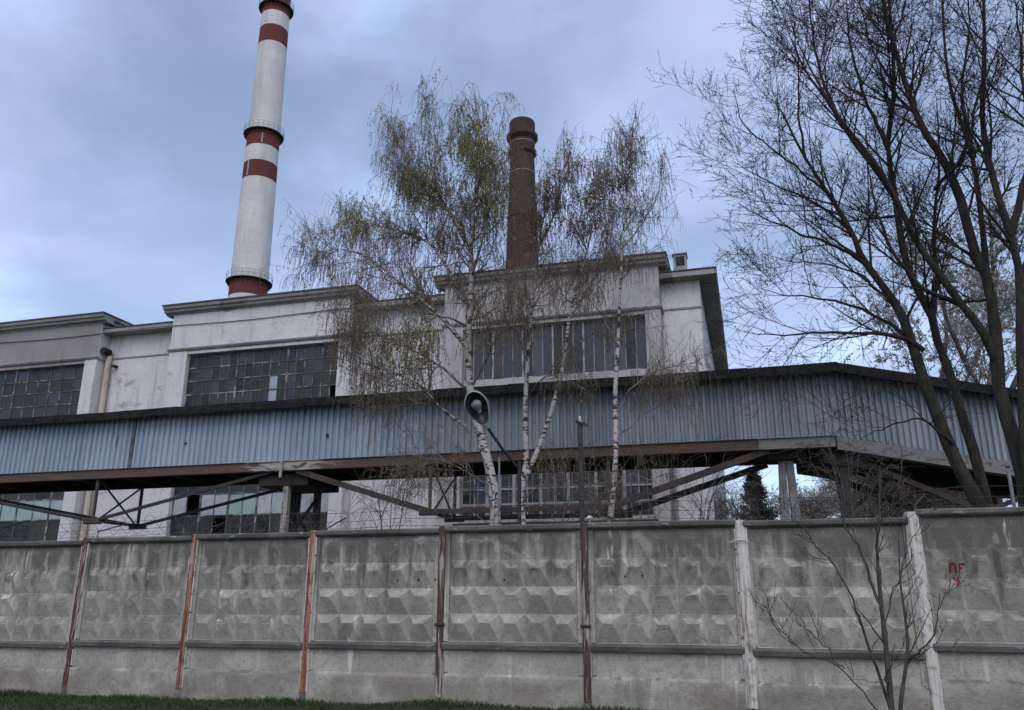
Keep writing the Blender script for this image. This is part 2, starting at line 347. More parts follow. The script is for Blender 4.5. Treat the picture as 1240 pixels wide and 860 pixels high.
# ------------------------------------------------------------------ concrete fence
fence = thing('concrete_fence', 'long weathered concrete panel fence with hipped relief cells between steel posts', 'fence', (-5, FY, 0))
FO = Vector((-5, FY, 0))
PX = [-11.92+2.352*(i-1) for i in range(-1, 10)]      # post positions, index 2 is the first post in view
tops_px = {1: (50, 655.5), 2: (175, 650), 3: (315, 645.5), 4: (460, 641), 5: (625, 635.5), 6: (800, 631), 7: (1000, 628.5), 8: (1180, 615)}
def panel_top(i):
    j = min(max(i, 1), 8); p = tops_px[j]; return atY(p[0], p[1], FY-.07).z
def make_panel(i):
    w = 2.352-.098; zt = panel_top(i); off = zt-2.73; m = MB(); rnd = random.Random(i*13+5)
    m.box(0, w, 0, .14, -.25, zt-.11)
    cp = MB(); cp.prism_x([(-.085, zt-.075), (-.095, zt-.012), (-.08, zt), (.17, zt), (.17, zt-.109), (-.02, zt-.109)][::-1], 0, w)
    zl = .83+off; zh = zl+.115; b = .085
    for x0, x1 in ((0, b), (w-b, w)):                  # upright borders
        m.prism_x([(-.028, zh+.002), (.01, zh+.002), (.01, zt-.11), (-.028, zt-.11)], x0, x1)
    le = MB(); le.prism_x([(.01, zl+.004), (.01, zh), (-.085, zh-.012), (-.105, zh-.03), (-.075, zl)][::-1], 0.002, w-.002)
    m.prism_x([(.01, -.24), (.01, .485+off), (-.012, .478+off), (-.05, .445+off), (-.05, -.24)][::-1], 0.004, w-.004)
    m.prism_x([(.01, zl-.34), (.01, zl-.002), (-.018, zl-.002), (-.018, zl-.34)][::-1], 0.003, b)
    m.prism_x([(.01, zl-.34), (.01, zl-.002), (-.018, zl-.002), (-.018, zl-.34)][::-1], w-b, w-.003)
    nxc, nzc = 5, 4; cw = (w-2*b)/nxc; z0, z1 = zh+.012, zt-.125; ch = (z1-z0)/nzc
    soft = 1.5 if 4 <= i <= 6 else 1.15
    for r in range(nzc):
        for q in range(nxc):
            x0 = b+q*cw; zb = z0+r*ch; d = (.09 if r < 3 else .03)*soft*rnd.uniform(.75, 1.1); e = .003
            a0, a1 = .30+rnd.uniform(-.03, .03), .70+rnd.uniform(-.03, .03); rz = zb+ch*(.68+rnd.uniform(-.03, .03))
            vv = [(x0+e, -.001, zb+e), (x0+cw-e, -.001, zb+e), (x0+cw-e, -.001, zb+ch-e), (x0+e, -.001, zb+ch-e), (x0+a0*cw, -d, rz), (x0+a1*cw, -d, rz),
                  (x0+e, .02, zb+e), (x0+cw-e, .02, zb+e), (x0+cw-e, .02, zb+ch-e), (x0+e, .02, zb+ch-e)]
            m.add(vv, [(0, 1, 5, 4), (1, 2, 5), (2, 3, 4, 5), (3, 0, 4), (6, 7, 1, 0), (7, 8, 2, 1), (8, 9, 3, 2), (9, 6, 0, 3)])
    return m, cp, le
panels = {}
for i in range(len(PX)-1):
    pm_, cp, le = make_panel(i)
    p = obj('panel', pm_, M['fence_concrete' if i in (4, 5) else 'fence_concrete_stained'], fence, Vector((PX[i]+.049, FY+random.uniform(-.012, .012), 0))-FO, (random.uniform(-.004, .004), 0, random.uniform(-.004, .004)))
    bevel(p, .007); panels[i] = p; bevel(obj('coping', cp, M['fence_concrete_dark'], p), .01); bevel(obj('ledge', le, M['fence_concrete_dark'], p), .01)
post_mat = {2: 'rust_post', 3: 'rust_post_orange', 4: 'rust_post_orange', 5: 'rust_post_flaky', 6: 'rust_post_flaky', 7: 'white_post', 8: 'white_post'}
for i, x in enumerate(PX):
    wide = i in (7, 8); hw = .068 if wide else .052; zt = panel_top(i) + (-.03 if i == 8 else .01); m = MB()
    m.box(-hw, -hw+.012, -.07, .12, .14, zt); m.box(-hw+.0125, hw, -.082 if wide else -.066, -.03, .14, zt-.004)
    if wide: m.box(hw-.035, hw+.03, -.06, .02, .12, zt-.02); m.box(-hw+.03, -hw+.055, -.094, -.08, .14, zt-.03)
    o = obj('post', m, M[post_mat.get(i, 'rust_post')], fence, Vector((x, FY, 0))-FO); bevel(o, .006)
    for s in range(8):                                  # broken mortar edges beside the post
        for sd in (-1, 1):
            if random.random() < (.35 if i in (5, 6) else .93):
                zz0 = .15+s*(zt-.25)/8; x0 = sd*(hw+.001); x1 = sd*(hw+random.uniform(.018, .028))
                st = MB(); st.box(min(x0, x1), max(x0, x1), -.058, .02, zz0, zz0+(zt-.25)/8*random.uniform(.9, .995)); bevel(obj('mortar_strip', st, M['lime_strip' if i not in (5, 6) else 'post_concrete'], o), .004)
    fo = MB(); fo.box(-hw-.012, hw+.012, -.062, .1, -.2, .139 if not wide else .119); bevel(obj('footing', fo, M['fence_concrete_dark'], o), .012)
    if i in (5, 6):
        bl = MB(); bl.tube([(-hw-.03, -.075, 1.22), (hw+.03, -.075, 1.22)], .022, 8); obj('bolt', bl, M['dark_steel'], o)
    if i == 7:
        tp = MB(); tp.tube([(-.16, -.10, 2.42), (-.06, -.115, 2.45), (.05, -.11, 2.45), (.10, -.09, 2.42)], .010, 6); obj('tied_strip', tp, M['tape'], o)
# small holes (dark plugs) and red letters on the panels
BV = {}
from mathutils.bvhtree import BVHTree
def drape(i, x, z):                     # front face of panel i at this place (panel coordinates)
    if i not in BV:
        me = panels[i].data; BV[i] = BVHTree.FromPolygons([v.co.copy() for v in me.vertices], [tuple(p.vertices) for p in me.polygons])
    hit = BV[i].ray_cast(Vector((x, -2, z)), Vector((0, 1, 0)))[0]; return hit.y if hit else 0.
for i, pts in ((4, ((482, 703), (507, 702), (527, 702))), (5, ((611, 702),)), (6, ((757, 698), (778, 697)))):
    for q in pts:
        w = atY(q[0], q[1], FY-.05); m = MB(); m.tube([(0, -.006, 0), (0, .02, 0)], .016, 10)
        obj('hole_plug', m, M['interior'], panels[i], (w.x-PX[i]-.049, drape(i, w.x-PX[i]-.049, w.z), w.z))
def stroke(m, pts, r=.013): m.tube([(x, 0, z) for x, z in pts], r, 6)
def dense(st, n=5): return [(a[0]+(b[0]-a[0])*q/n, a[1]+(b[1]-a[1])*q/n) for a, b in zip(st[:-1], st[1:]) for q in range(n)]+[st[-1]]
def letter(pxy, strokes, s):
    w = atY(pxy[0], pxy[1], FY-.045); m = MB()
    for st in strokes: stroke(m, [(x*s, z*s) for x, z in dense(st)])
    lx, lz = w.x-PX[8]-.049, w.z
    for k, v in enumerate(m.v): m.v[k] = (v[0], v[1]*.25-.002+drape(8, v[0]+lx, v[2]+lz), v[2])
    obj('painted_letter', m, M['graffiti_red'], panels[8], (lx, 0, lz))
letter((1151, 694), [[(0, 0), (.03, .6), (0, 1), (.5, 1.05), (.62, .95), (.62, .5), (.6, 0)]], .12)
letter((1162, 694), [[(.05, 0), (.1, .5), (.12, 1), (.45, 1.02), (.6, .95), (.5, .8)], [(.1, .5), (.4, .55)]], .12)
letter((1157, 708), [[(0, 1), (.05, .6), (.35, .55), (.5, .6)], [(.5, 1), (.5, .4), (.35, 0), (.1, -.05)]], .10)

# ------------------------------------------------------------------ barbed wire above the fence
bw = thing('barbed_wire', 'thin barbed wire strands and loose coil strung above the fence on bent rods', 'barbed wire', (-5, FY+.2, 2.6))
BO = Vector((-5, FY+.2, 2.6))
for (a, b_, c_) in (((30, 656), (2, 640), (36, 630)), ((118, 651), (119, 644), (155, 634)), ((246, 648), (248, 642), (283, 629)), ((394, 643), (396, 640), (419, 627)),
                    ((899, 632), (894, 620), (886, 608)), ((1106, 622), (1108, 612), (1120, 598))):
    m = MB(); pa = atY(*a, FY+.05); pa.z -= .12
    m.tube([pa-BO, atY(*b_, FY+.12)-BO, atY(*c_, FY+.30)-BO], .014, 6)
    obj('bracket', m, M['dark_steel'], bw)
for k, (dy_, dz) in enumerate(((.12, .07), (.22, .20), (.32, .36))):
    pts = []
    for i in range(len(PX)*6):
        x = PX[0]+i*(PX[-1]-PX[0])/(len(PX)*6-1); zt = np.interp(x, [PX[j]+1.17 for j in range(len(PX)-1)], [panel_top(j) for j in range(len(PX)-1)])
        pts.append((x+5, dy_-.2, zt-2.6+dz-.03*abs(math.sin(i*math.pi/6))))
    m = MB(); m.tube(pts, .0035, 4)
    for p in pts[::1]: m.bar((p[0]-.02, p[1], p[2]-.02), (p[0]+.02, p[1], p[2]+.02), .004); m.bar((p[0]+.02, p[1]-.02, p[2]-.01), (p[0]-.02, p[1]+.02, p[2]+.01), .004)
    obj('strand', m, M['wire'], bw)
for k in range(5):
    x0 = (-13.5, -10.9, -8.4, -1.6, .6)[k]; ln = 2.5; pts = []
    for i in range(170):
        a = i*2*math.pi/17; x = x0+ln*i/170+.05*math.sin(i*.31); pts.append((x+5+.05*math.sin(a*2), .02+.17*math.cos(a), .32+.16*math.sin(a)+.02*math.sin(i*.23)))
    m = MB(); m.tube(pts, .0035, 4); obj('coil', m, M['wire'], bw)

# ------------------------------------------------------------------ factory building
BY = 38.4; RY = 39.3                                      # pavilion face, recessed wall face
bo = Vector((-20, BY, 0))
bld = thing('factory_building', 'pale plastered factory hall with stepped cornices and large multi-pane windows', 'building', bo)
def bpart(name, m, mat, bv=.015, parent=None):
    for k, v in enumerate(m.v): m.v[k] = (v[0]-bo.x, v[1]-bo.y, v[2]-bo.z)
    o = obj(name, m, M[mat], parent or bld)
    if bv: bevel(o, bv)
    return o
def cornice_prof(yf, zt, deep):       # stepped cornice profile in (y,z), yf = wall plane
    return [(yf+.5, zt-.46), (yf-.03, zt-.46), (yf-.05, zt-.40), (yf-deep*.6, zt-.33), (yf-deep*.66, zt-.20), (yf-deep*.92, zt-.17), (yf-deep, zt-.05), (yf-deep, zt), (yf+.5, zt)]
PAV = [(-49.0, -36.5, 'plaster_grey'), (-31.45, -19.95, 'plaster_white'), (-14.65, -3.45, 'plaster_dirty')]
ZT = 17.92; ZREC = atY(165, 394, 38.6).z
def xrun(m, prof, x0, x1): m.prism_x(prof[::-1], x0, x1)
def pane_mesh(w, h):
    m = MB(); m.box(-w/2, w/2, -.006, .006, -h/2, h/2); return m.mesh('pane')
def window(name, x0, x1, z0, z1, nc, nr, Y, fmat, choose, groups=3, bar=.045, missing=()):
    wo_ = Vector(((x0+x1)/2, Y, z0)); m = MB(); cw = (x1-x0)/nc; ch = (z1-z0)/nr
    rd = random.Random(nc*7+int(z0*10))
    for i in range(nc+1):
        wdt = bar*(2.6 if i % max(1, nc//groups) == 0 else 1); x = x0+i*cw-wo_.x
        m.box(x-wdt/2, x+wdt/2, -.04 if wdt > bar else -.03, .03, 0, z1-z0)
    for j in range(nr+1):
        wdt = bar*(1.5 if j not in (0, nr) else 2.4); z = j*ch; m.box(x0-wo_.x, x1-wo_.x, -.036-.001*j, .032, z-wdt/2, z+wdt/2)
    wob = obj(name, m, M[fmat], bld, wo_-bo)
    me = {}
    for i in range(nc):
        for j in range(nr):
            mt = choose(i, j, rd)
            if mt is None: continue
            if mt not in me: me[mt] = pane_mesh(cw-.01, ch-.01); me[mt].materials.append(M[mt])
            obj('pane', me[mt], None, wob, ((i+.5)*cw+x0-wo_.x, 0, (j+.5)*ch), (R(rd.gauss(0, .9)), 0, R(rd.gauss(0, .9))))
    return wob
def ch_up(i, j, rd):
    u = rd.random()
    return None if u < .02 else ('pane_blue' if u < .30 else 'pane_dirty')
def ch_upB(i, j, rd):
    if (i, j) in ((10, 2), (10, 1), (11, 1), (11, 2), (11, 0), (10, 3)) and (i, j) != (11, 2): return 'pane_sky'
    return ch_up(i, j, rd)
def ch_C(i, j, rd):
    u = rd.random(); return 'pane_cool' if u < .6 else 'pane_dirty'
def ch_lowB(i, j, rd):
    if j == 2: return {1: None, 8: None}.get(i, 'pane_mint' if i in (4, 5) else 'pane_milk')
    u = rd.random(); return None if u < .05 else ('pane_milk' if u < .08 else 'pane_dirty')
def ch_lowA(i, j, rd):
    if j == 2: return 'pane_mint'
    return 'pane_dirty'
for k, (x0, x1, pm) in enumerate(PAV):
    wx0, wx1 = x0+1.2, x1-.75
    if k == 0: wx1 = x1-.85
    if k == 2: wx0 = x0+1.05
    m = MB(); m.box(x0, x1, BY, RY+.2, 15.36, ZT-.45); bpart('frieze', m, pm)
    if k == 0:                                            # painted side return
        m = MB(); m.box(x1, x1+.012, BY+.01, RY+.2, 10, ZT-.47); bpart('side_wall', m, 'plaster_white', 0)
    m = MB(); xrun(m, [(BY+.3, 15.2), (BY-.02, 15.2), (BY-.10, 15.30), (BY-.11, 15.37), (BY+.3, 15.37)], x0-.1, x1+.1)
    m.box(x1-.3, x1+.11, BY+.301, RY, 15.2, 15.372); bpart('string_course', m, 'cornice_stone', .02)
    m = MB(); m.box(wx0-.001, wx1+.001, BY+.06, RY+.2, 15.0, 15.199); bpart('lintel', m, 'cornice_stone' if k == 0 else pm)
    for a, b_ in ((x0, wx0), (wx1, x1)):
        m = MB(); m.box(a, b_, BY+.02, RY+.2, -.2, 15.198); bpart('pier', m, 'plaster_white' if k < 2 else 'plaster_dirty')
    m = MB(); m.box(wx0, wx1, BY+.1, RY+.2, 8.2, 10.3); bpart('spandrel', m, 'plaster_white' if k == 1 else pm)
    m = MB(); m.box(wx0, wx1, BY+.1, RY+.2, -.2, 3.55 if k < 2 else 5.3); bpart('base_wall', m, pm)
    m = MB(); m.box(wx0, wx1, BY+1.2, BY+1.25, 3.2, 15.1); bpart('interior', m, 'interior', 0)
    m = MB(); pr = cornice_prof(BY, ZT-.04, .45); xrun(m, pr, x0-.48, x1+.44)
    m.box(x1-.2, x1+.30, BY+.5, RY+1.4, ZT-.48, ZT-.21); m.box(x1-.2, x1+.445, BY+.5, RY+1.4, ZT-.205, ZT-.045)
    m.box(x0-.30, x0+.2, BY+.5, RY+1.4, ZT-.48, ZT-.21); m.box(x0-.48, x0+.2, BY+.5, RY+1.4, ZT-.205, ZT-.045)
    cn = bpart('cornice', m, 'cornice_stone' if k != 1 else 'cornice_stone', .012)
    m = MB(); m.box(x0-.52, x1+.48, BY-.50, RY+1.6, ZT-.038, ZT+.05); bpart('cornice_flashing', m, 'cornice_lid', .01)
    if k == 0:
        window('window', wx0, wx1, 10.3, 15.0, 12, 6, BY+.35, 'frame_dark', ch_up, 4); window('window', wx0, wx1, 3.55, 8.2, 9, 4, BY+.35, 'frame_dark', ch_lowA, 4)
    elif k == 1:
        window('window', wx0, wx1, 10.3, 15.0, 18, 6, BY+.35, 'frame_dark', ch_upB, 3); wb = window('window', wx0, wx1, 3.55, 8.2, 11, 4, BY+.35, 'frame_dark', ch_lowB, 5)
        m = MB(); m.box(0, .85, -.02, .01, -.55, .55); obj('open_sash', m, M['pane_milk'], wb, (3.2, -.05, 2.9), (0, 0, R(-38)))
    else:
        window('window', wx0, wx1, 12.3, 15.0, 18, 1, BY+.35, 'frame_white', ch_C, 6, .035)
        m = MB(); m.box(wx0+.01, wx1-.01, BY+.25, BY+.44, 10.3, 12.29); bpart('sill_panel', m, 'plaster_dirty')
        wc = window('window', wx0, wx1, 5.3, 8.2, 14, 4, BY+.35, 'frame_white', ch_C, 7, .06)
        m = MB()
        for q in range(24): m.tube([(-4.5+q*.39, -.42, -1.4), (-4.5+q*.39, -.42, 2.8)], .016, 5)
        for z in (-1.2, -.3, .6, 1.5, 2.6): m.tube([(-4.6, -.43, z), (4.6, -.43, z)], .014, 5)
        obj('window_grille', m, M['pipe_grey'], wc)
        m = MB(); m.box(wx0-.2, wx1+.2, BY-.35, BY+.09, 3.2, 5.1); bpart('dark_plinth', m, 'brick_dark')
RECS = [(-36.5, -31.45), (-19.95, -14.65), (-3.45, -1.55)]
for k, (x0, x1) in enumerate(RECS):
    mat = 'plaster_white' if k < 2 else 'plaster_white'
    m = MB(); m.box(x0, x1, RY, RY+.4, -.2, ZREC-.3); bpart('wall', m, mat)
    m = MB(); xe = x1+.85 if k == 2 else x1
    m.box(x0, xe, RY-.7, RY+.6, ZREC-.32, ZREC-.04); bpart('cornice', m, 'cornice_stone', .015)
    m = MB(); m.box(x0, xe+.03, RY-.75, RY+.6, ZREC-.037, ZREC+.03); bpart('cornice_flashing', m, 'cornice_lid', .01)
    m = MB(); xrun(m, [(RY+.1, 15.36), (RY-.05, 15.36), (RY-.06, 15.46), (RY+.1, 15.46)], x0, x1+(.05 if k == 2 else 0)); bpart('string_course', m, 'cornice_stone', .01)
m = MB(); m.box(-1.96, -1.552, RY+.401, 62, -.2, ZREC-.3); bpart('wall', m, 'plaster_white')
m = MB(); m.box(-2.2, -.70, RY+.601, 62, ZREC-.36, ZREC-.042); bpart('cornice', m, 'cornice_stone')
m = MB(); m.box(-2.2, -.67, RY+.601, 62, ZREC-.039, ZREC+.028); bpart('cornice_flashing', m, 'cornice_lid')
m = MB(); m.box(-49, -2.0, RY+.7, 62, ZREC-.5, ZREC-.1); bpart('roof', m, 'roof_felt', 0)
m = MB(); p = atY(131, 440, RY-.25); m.tube([(p.x, RY-.25, 3), (p.x, RY-.25, 15.1), (p.x-.05, RY-.15, 15.5)], .165, 12)
dp = bpart('downpipe', m, 'pipe_cream', 0)
m = MB(); m.tube([(p.x-.05-bo.x, RY-.75-bo.y, 15.75), (p.x-.05-bo.x, RY-.2-bo.y, 15.75)], .2, 14); obj('pipe_outlet', m, M['interior'], dp)
m = MB(); q = atY(137, 443, RY-.3); m.box(q.x-.12, q.x+.12, RY-.35, RY+.05, q.z-.06, q.z+.06); bpart('wall_bracket', m, 'dark_steel', 0)
m = MB(); p = atY(817, 590, RY-.2); m.tube([(p.x, RY-.2, 2), (p.x, RY-.2, 9)], .1, 10); bpart('downpipe', m, 'pipe_grey', 0)
m = MB(); p = atY(824, 332, RY+.8); VZ = atY(824, 308, RY+.8).z; m.box(p.x-.33, p.x+.33, RY+.8, RY+1.5, ZREC-.05, VZ)
vt = bpart('roof_vent', m, 'vent_steel'); m = MB(); m.box(p.x-.2-bo.x, p.x+.24-bo.x, RY+.77-bo.y, RY+.82-bo.y, VZ-.62, VZ-.12); obj('louvre', m, M['interior'], vt)
m = MB(); m.box(p.x-.38-bo.x, p.x+.38-bo.x, RY+.72-bo.y, RY+1.58-bo.y, VZ+.001, VZ+.06); obj('vent_cap', m, M['vent_steel'], vt)
m = MB(); pts = [(x, BY-.05, 16.75+.05*math.cos((x+33)*.5)) for x in np.linspace(-48, -18.5, 40)]; m.tube(pts, .022, 5); bpart('facade_cable', m, 'dark_steel', 0)

# ------------------------------------------------------------------ conveyor gallery
GY = 26.0; GW = 2.6; G0, G1 = -33.0, 2.6; ZB, ZS = 6.34, 8.26     # beam top / sheet bottom, sheet top
go_ = Vector((-15, GY+GW/2, 0))
gal = thing('conveyor_gallery', 'raised conveyor gallery clad in blue-grey corrugated sheets under a black felt roof', 'conveyor gallery', go_)
def gpart(name, m, mat, parent=None, bv=0):
    for k, v in enumerate(m.v): m.v[k] = (v[0]-go_.x, v[1]-go_.y, v[2]-go_.z)
    o = obj(name, m, M[mat], parent or gal)
    if bv: bevel(o, bv)
    return o
PITCHC = .235
def sheet_mesh(n, h, shear=0, PITCHC=PITCHC):
    m = MB(); prof = []; q = PITCHC/.235
    for i in range(n):
        b = i*PITCHC
        prof += [(b, 0), (b+.075*q, 0), (b+.105*q, .075), (b+.205*q, .075)]
    prof.append((n*PITCHC, 0)); prof.append((n*PITCHC+.06, 0)); k = len(prof)
    m.v = [(x, y, shear*x) for x, y in prof]+[(x, y, h+shear*x) for x, y in prof]
    m.f = [(i, i+1, k+i+1, k+i) for i in range(k-1)]
    return m.mesh('sheet')
sh = sheet_mesh(4, ZS-ZB+.06); sh.materials.append(M['corrugated']); SW = 4*PITCHC
sh2 = sheet_mesh(4, ZS-ZB+.06); sh2.materials.append(M['corrugated_grey'])
ns = int((G1-G0)/SW)
for i in range(ns+1):
    x = G1-(i+1)*SW
    grey = x > -11.5+random.uniform(-1, 1)
    obj('cladding_sheet', sh2 if grey else sh, None, gal, Vector((x, GY-.05-.004*(i % 2)-.002, ZB-.03+random.uniform(-.012, .012)))-go_, (random.uniform(-.006, .006), random.uniform(-.004, .004), 0))
xq = atY(160, 540, GY-.06).x; m = MB(); m.box(xq-.07, xq+.07, GY-.085, GY-.03, ZB-.02, ZS+.06); gpart('joint_batten', m, 'joint_dark')
for q in ((225, 537), (396, 527)):
    p = atY(q[0], q[1], GY-.062); m = MB(); m.tube([(p.x, GY-.066, p.z), (p.x, GY-.03, p.z)], .055, 9); gpart('hole', m, 'interior')
# far side wall, floor and beams
m = MB(); m.box(G0, G1+.6, GY+GW, GY+GW+.05, ZB-.05, ZS+.2); gpart('far_wall', m, 'corrugated_grey')
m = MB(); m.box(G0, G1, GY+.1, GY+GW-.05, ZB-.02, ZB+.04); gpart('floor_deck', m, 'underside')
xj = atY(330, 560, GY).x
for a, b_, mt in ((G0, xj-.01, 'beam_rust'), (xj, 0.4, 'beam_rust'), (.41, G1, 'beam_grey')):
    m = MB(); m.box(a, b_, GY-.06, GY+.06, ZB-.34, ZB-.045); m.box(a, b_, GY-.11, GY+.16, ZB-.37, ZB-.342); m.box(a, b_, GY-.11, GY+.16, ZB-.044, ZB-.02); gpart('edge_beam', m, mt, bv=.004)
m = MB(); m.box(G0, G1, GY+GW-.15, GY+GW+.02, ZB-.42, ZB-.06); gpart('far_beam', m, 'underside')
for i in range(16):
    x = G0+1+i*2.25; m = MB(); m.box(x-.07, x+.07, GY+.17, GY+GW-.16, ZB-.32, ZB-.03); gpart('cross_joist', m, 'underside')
# roof: felt strips with an uneven hanging edge
def roof_strip(x0, x1, y0, z0, y1, z1, oh=.5):
    m = MB(); n = max(2, int((x1-x0)/.35)); v = []
    for i in range(n+1):
        t_ = i/n; x = x0+(x1-x0)*t_; y = y0+(y1-y0)*t_; z = z0+(z1-z0)*t_
        ov = oh+random.uniform(-.012, .012); dz = random.uniform(-.006, .006); th = .21+random.uniform(-.01, .012)
        v += [(x, y-ov, z+.02+dz-th), (x, y-ov, z+.10+dz), (x, y+GW*.5, z+.48), (x, y+GW+.4, z+.12), (x, y+GW+.4, z+.02), (x, y+GW*.5, z+.40), (x, y, z+.03)]
    m.v = v; m.f = [(i*7+a, i*7+(a+1) % 7, (i+1)*7+(a+1) % 7, (i+1)*7+a) for i in range(n) for a in range(7)]
    m.f += [tuple(range(7)), tuple(n*7+6-a for a in range(7))]
    return m
xs_ = np.linspace(G0, G1+.25, 15)
for i in range(14): gpart('roof_felt', roof_strip(xs_[i], xs_[i+1]-.015, GY-.05, ZS+.08+random.uniform(-.02, .02), GY-.05, ZS+.08+random.uniform(-.02, .02)), 'tar_roof')
m = MB(); m.box(G0, G1, GY-.06, GY+.04, ZS+.032, ZS+.10); gpart('wall_plate', m, 'dark_steel')
for i in range(17):
    x = G1-.6-i*2.1; m = MB(); m.bar((x, GY-.44, ZS+.02), (x, GY+.1, ZS+.06), .09, .1); gpart('eave_bracket', m, 'dark_steel')
# inclined section after the bend
D2 = Vector((.962, .274, 0)); S2 = -.152; N2 = Vector((-.274, .962, 0)); B2 = Vector((G1+.02, GY, 0)); L2 = 16.0
ang2 = math.atan2(D2.y, D2.x)
sh3 = sheet_mesh(5, ZS-ZB+.06, S2, .188); sh3.materials.append(M['corrugated_grey'])
for i in range(int(L2/SW)):
    p = B2+D2*(i*SW)-N2*(.05+.004*(i % 2)); p.z = ZB-.03+S2*i*SW+random.uniform(-.01, .01)
    obj('cladding_sheet', sh3, None, gal, p-go_, (0, 0, ang2))
def lp(s, n, z): v = B2+D2*s+N2*n; v.z = z+S2*s; return v
def box2(s0, s1, n0, n1, z0, z1):
    m = MB(); v = [lp(a, b, c_) for c_ in (z0, z1) for a, b in ((s0, n0), (s1, n0), (s1, n1), (s0, n1))]
    return m.add(v, [(3, 2, 1, 0), (4, 5, 6, 7), (0, 1, 5, 4), (1, 2, 6, 5), (2, 3, 7, 6), (3, 0, 4, 7)])
gpart('edge_beam', box2(0.02, L2, -.06, .06, ZB-.42, ZB-.045), 'beam_grey'); gpart('far_beam', box2(0, L2, GW-.15, GW, ZB-.6, ZB-.06), 'underside')
gpart('floor_deck', box2(0, L2, .07, GW-.16, ZB-.03, ZB+.04), 'underside'); gpart('far_wall', box2(0, L2, GW, GW+.05, ZB-.05, ZS+.2), 'corrugated_grey')
gpart('beam_flange', box2(0.02, L2, -.12, .18, ZB-.455, ZB-.425), 'beam_grey'); gpart('wall_plate', box2(0, L2, -.04, .06, ZS+.032, ZS+.1), 'dark_steel')
for i in range(7):
    s0, s1 = i*L2/7, (i+1)*L2/7-.015
    m = roof_strip(s0, s1, -.05, ZS+.08, -.05, ZS+.08)
    m.v = [tuple(lp(x, y, z)) for x, y, z in m.v]; gpart('roof_felt', m, 'tar_roof')
# underslung rods: supports and hanging nodes
def gp(x, y, Y): return atY(x, y, Y)
n_in, f_in = GY+.05, GY+GW-.1
def rod(pts, w, mat, name='tie_rod'):
    m = MB()
    for a, b_ in zip(pts[:-1], pts[1:]): m.bar(a, b_, w, w*1.3)
    return gpart(name, m, mat)
zn = gp(110, 631, n_in).z; xa = gp(345, 570, n_in).x; xr = gp(930, 545, n_in).x
n1x = gp(112, 631, n_in).x; n2x = gp(520, 626, n_in).x; n3x = gp(738, 612, n_in).x
TOP = ZB-.375; xl = xa-2*(xa-n1x)-1.0
for Y, dzz, mm in ((n_in, 0, ('beam_rust', 'strut_rust')), (f_in, -.06, ('dark_steel', 'dark_steel'))):
    dk = mm[0] if Y == n_in else 'dark_steel'
    rod([(xl, Y, TOP), (n1x, Y, zn)], .085, 'dark_steel'); rod([(n1x, Y, zn), (xa-.5, Y, TOP+dzz)], .085, 'dark_steel')
    dk = 'strut_rust' if Y == n_in else 'dark_steel'; rod([(xa+.5, Y, TOP+dzz), (n2x, Y, zn)], .15, dk); rod([(n2x, Y, zn), (n3x, Y, zn)], .12, dk); rod([(n3x, Y, zn), (xr, Y, TOP+dzz)], .15, dk)
    for nx_ in (n1x, n2x, n3x):
        m = MB(); m.box(nx_-.045, nx_+.045, Y-.045, Y+.045, zn+.1, TOP-.001); gpart('hanger_post', m, 'beam_rust' if Y == n_in else 'dark_steel')
        m = MB(); m.box(nx_-.36, nx_+.36, Y-.10, Y+.10, zn-.12, zn+.09); gpart('gusset_block', m, 'strut_rust' if Y == n_in else 'dark_steel', bv=.02)
for nx_ in (n1x, n2x, n3x):
    rod([(nx_, n_in+.08, TOP), (nx_, f_in-.08, zn)], .045, 'dark_steel', 'cross_brace'); rod([(nx_+.09, n_in+.08, zn), (nx_+.09, f_in-.08, TOP)], .045, 'dark_steel', 'cross_brace')
    rod([(nx_, n_in, zn+.02), (nx_, f_in, zn+.02)], .09, 'dark_steel', 'cross_tie')
# steel trestle under the joint
for dx_, Y, mt in ((0, n_in+.25, 'column_pale'), (.15, f_in-.25, 'strut_rust'), (-.85, f_in-.2, 'dark_steel')):
    m = MB(); m.box(xa+dx_-.11, xa+dx_+.11, Y-.11, Y+.11, 0, TOP-.09); gpart('trestle_column', m, mt, bv=.01)
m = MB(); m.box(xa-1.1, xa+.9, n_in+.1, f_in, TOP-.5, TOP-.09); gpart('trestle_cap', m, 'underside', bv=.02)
for a, b_ in ((1.2, 3.5), (3.5, 5.2)):
    rod([(xa+.03, n_in+.3, a), (xa+.12, f_in-.3, b_)], .07, 'dark_steel', 'trestle_brace'); rod([(xa+.03, n_in+.32, b_), (xa+.12, f_in-.32, a)], .07, 'dark_steel', 'trestle_brace')
m = MB()
for s in (-1, 1): m.bar((xa+s*.25, GY-.02, TOP+.0), (xa+s*.9, GY-.02, TOP+.26), .16, .05)
m.bar((xa-.05, GY-.14, ZB-.05), (xa-.05, GY-.14, ZB-.62), .1, .06); gpart('joint_plate', m, 'beam_pale')
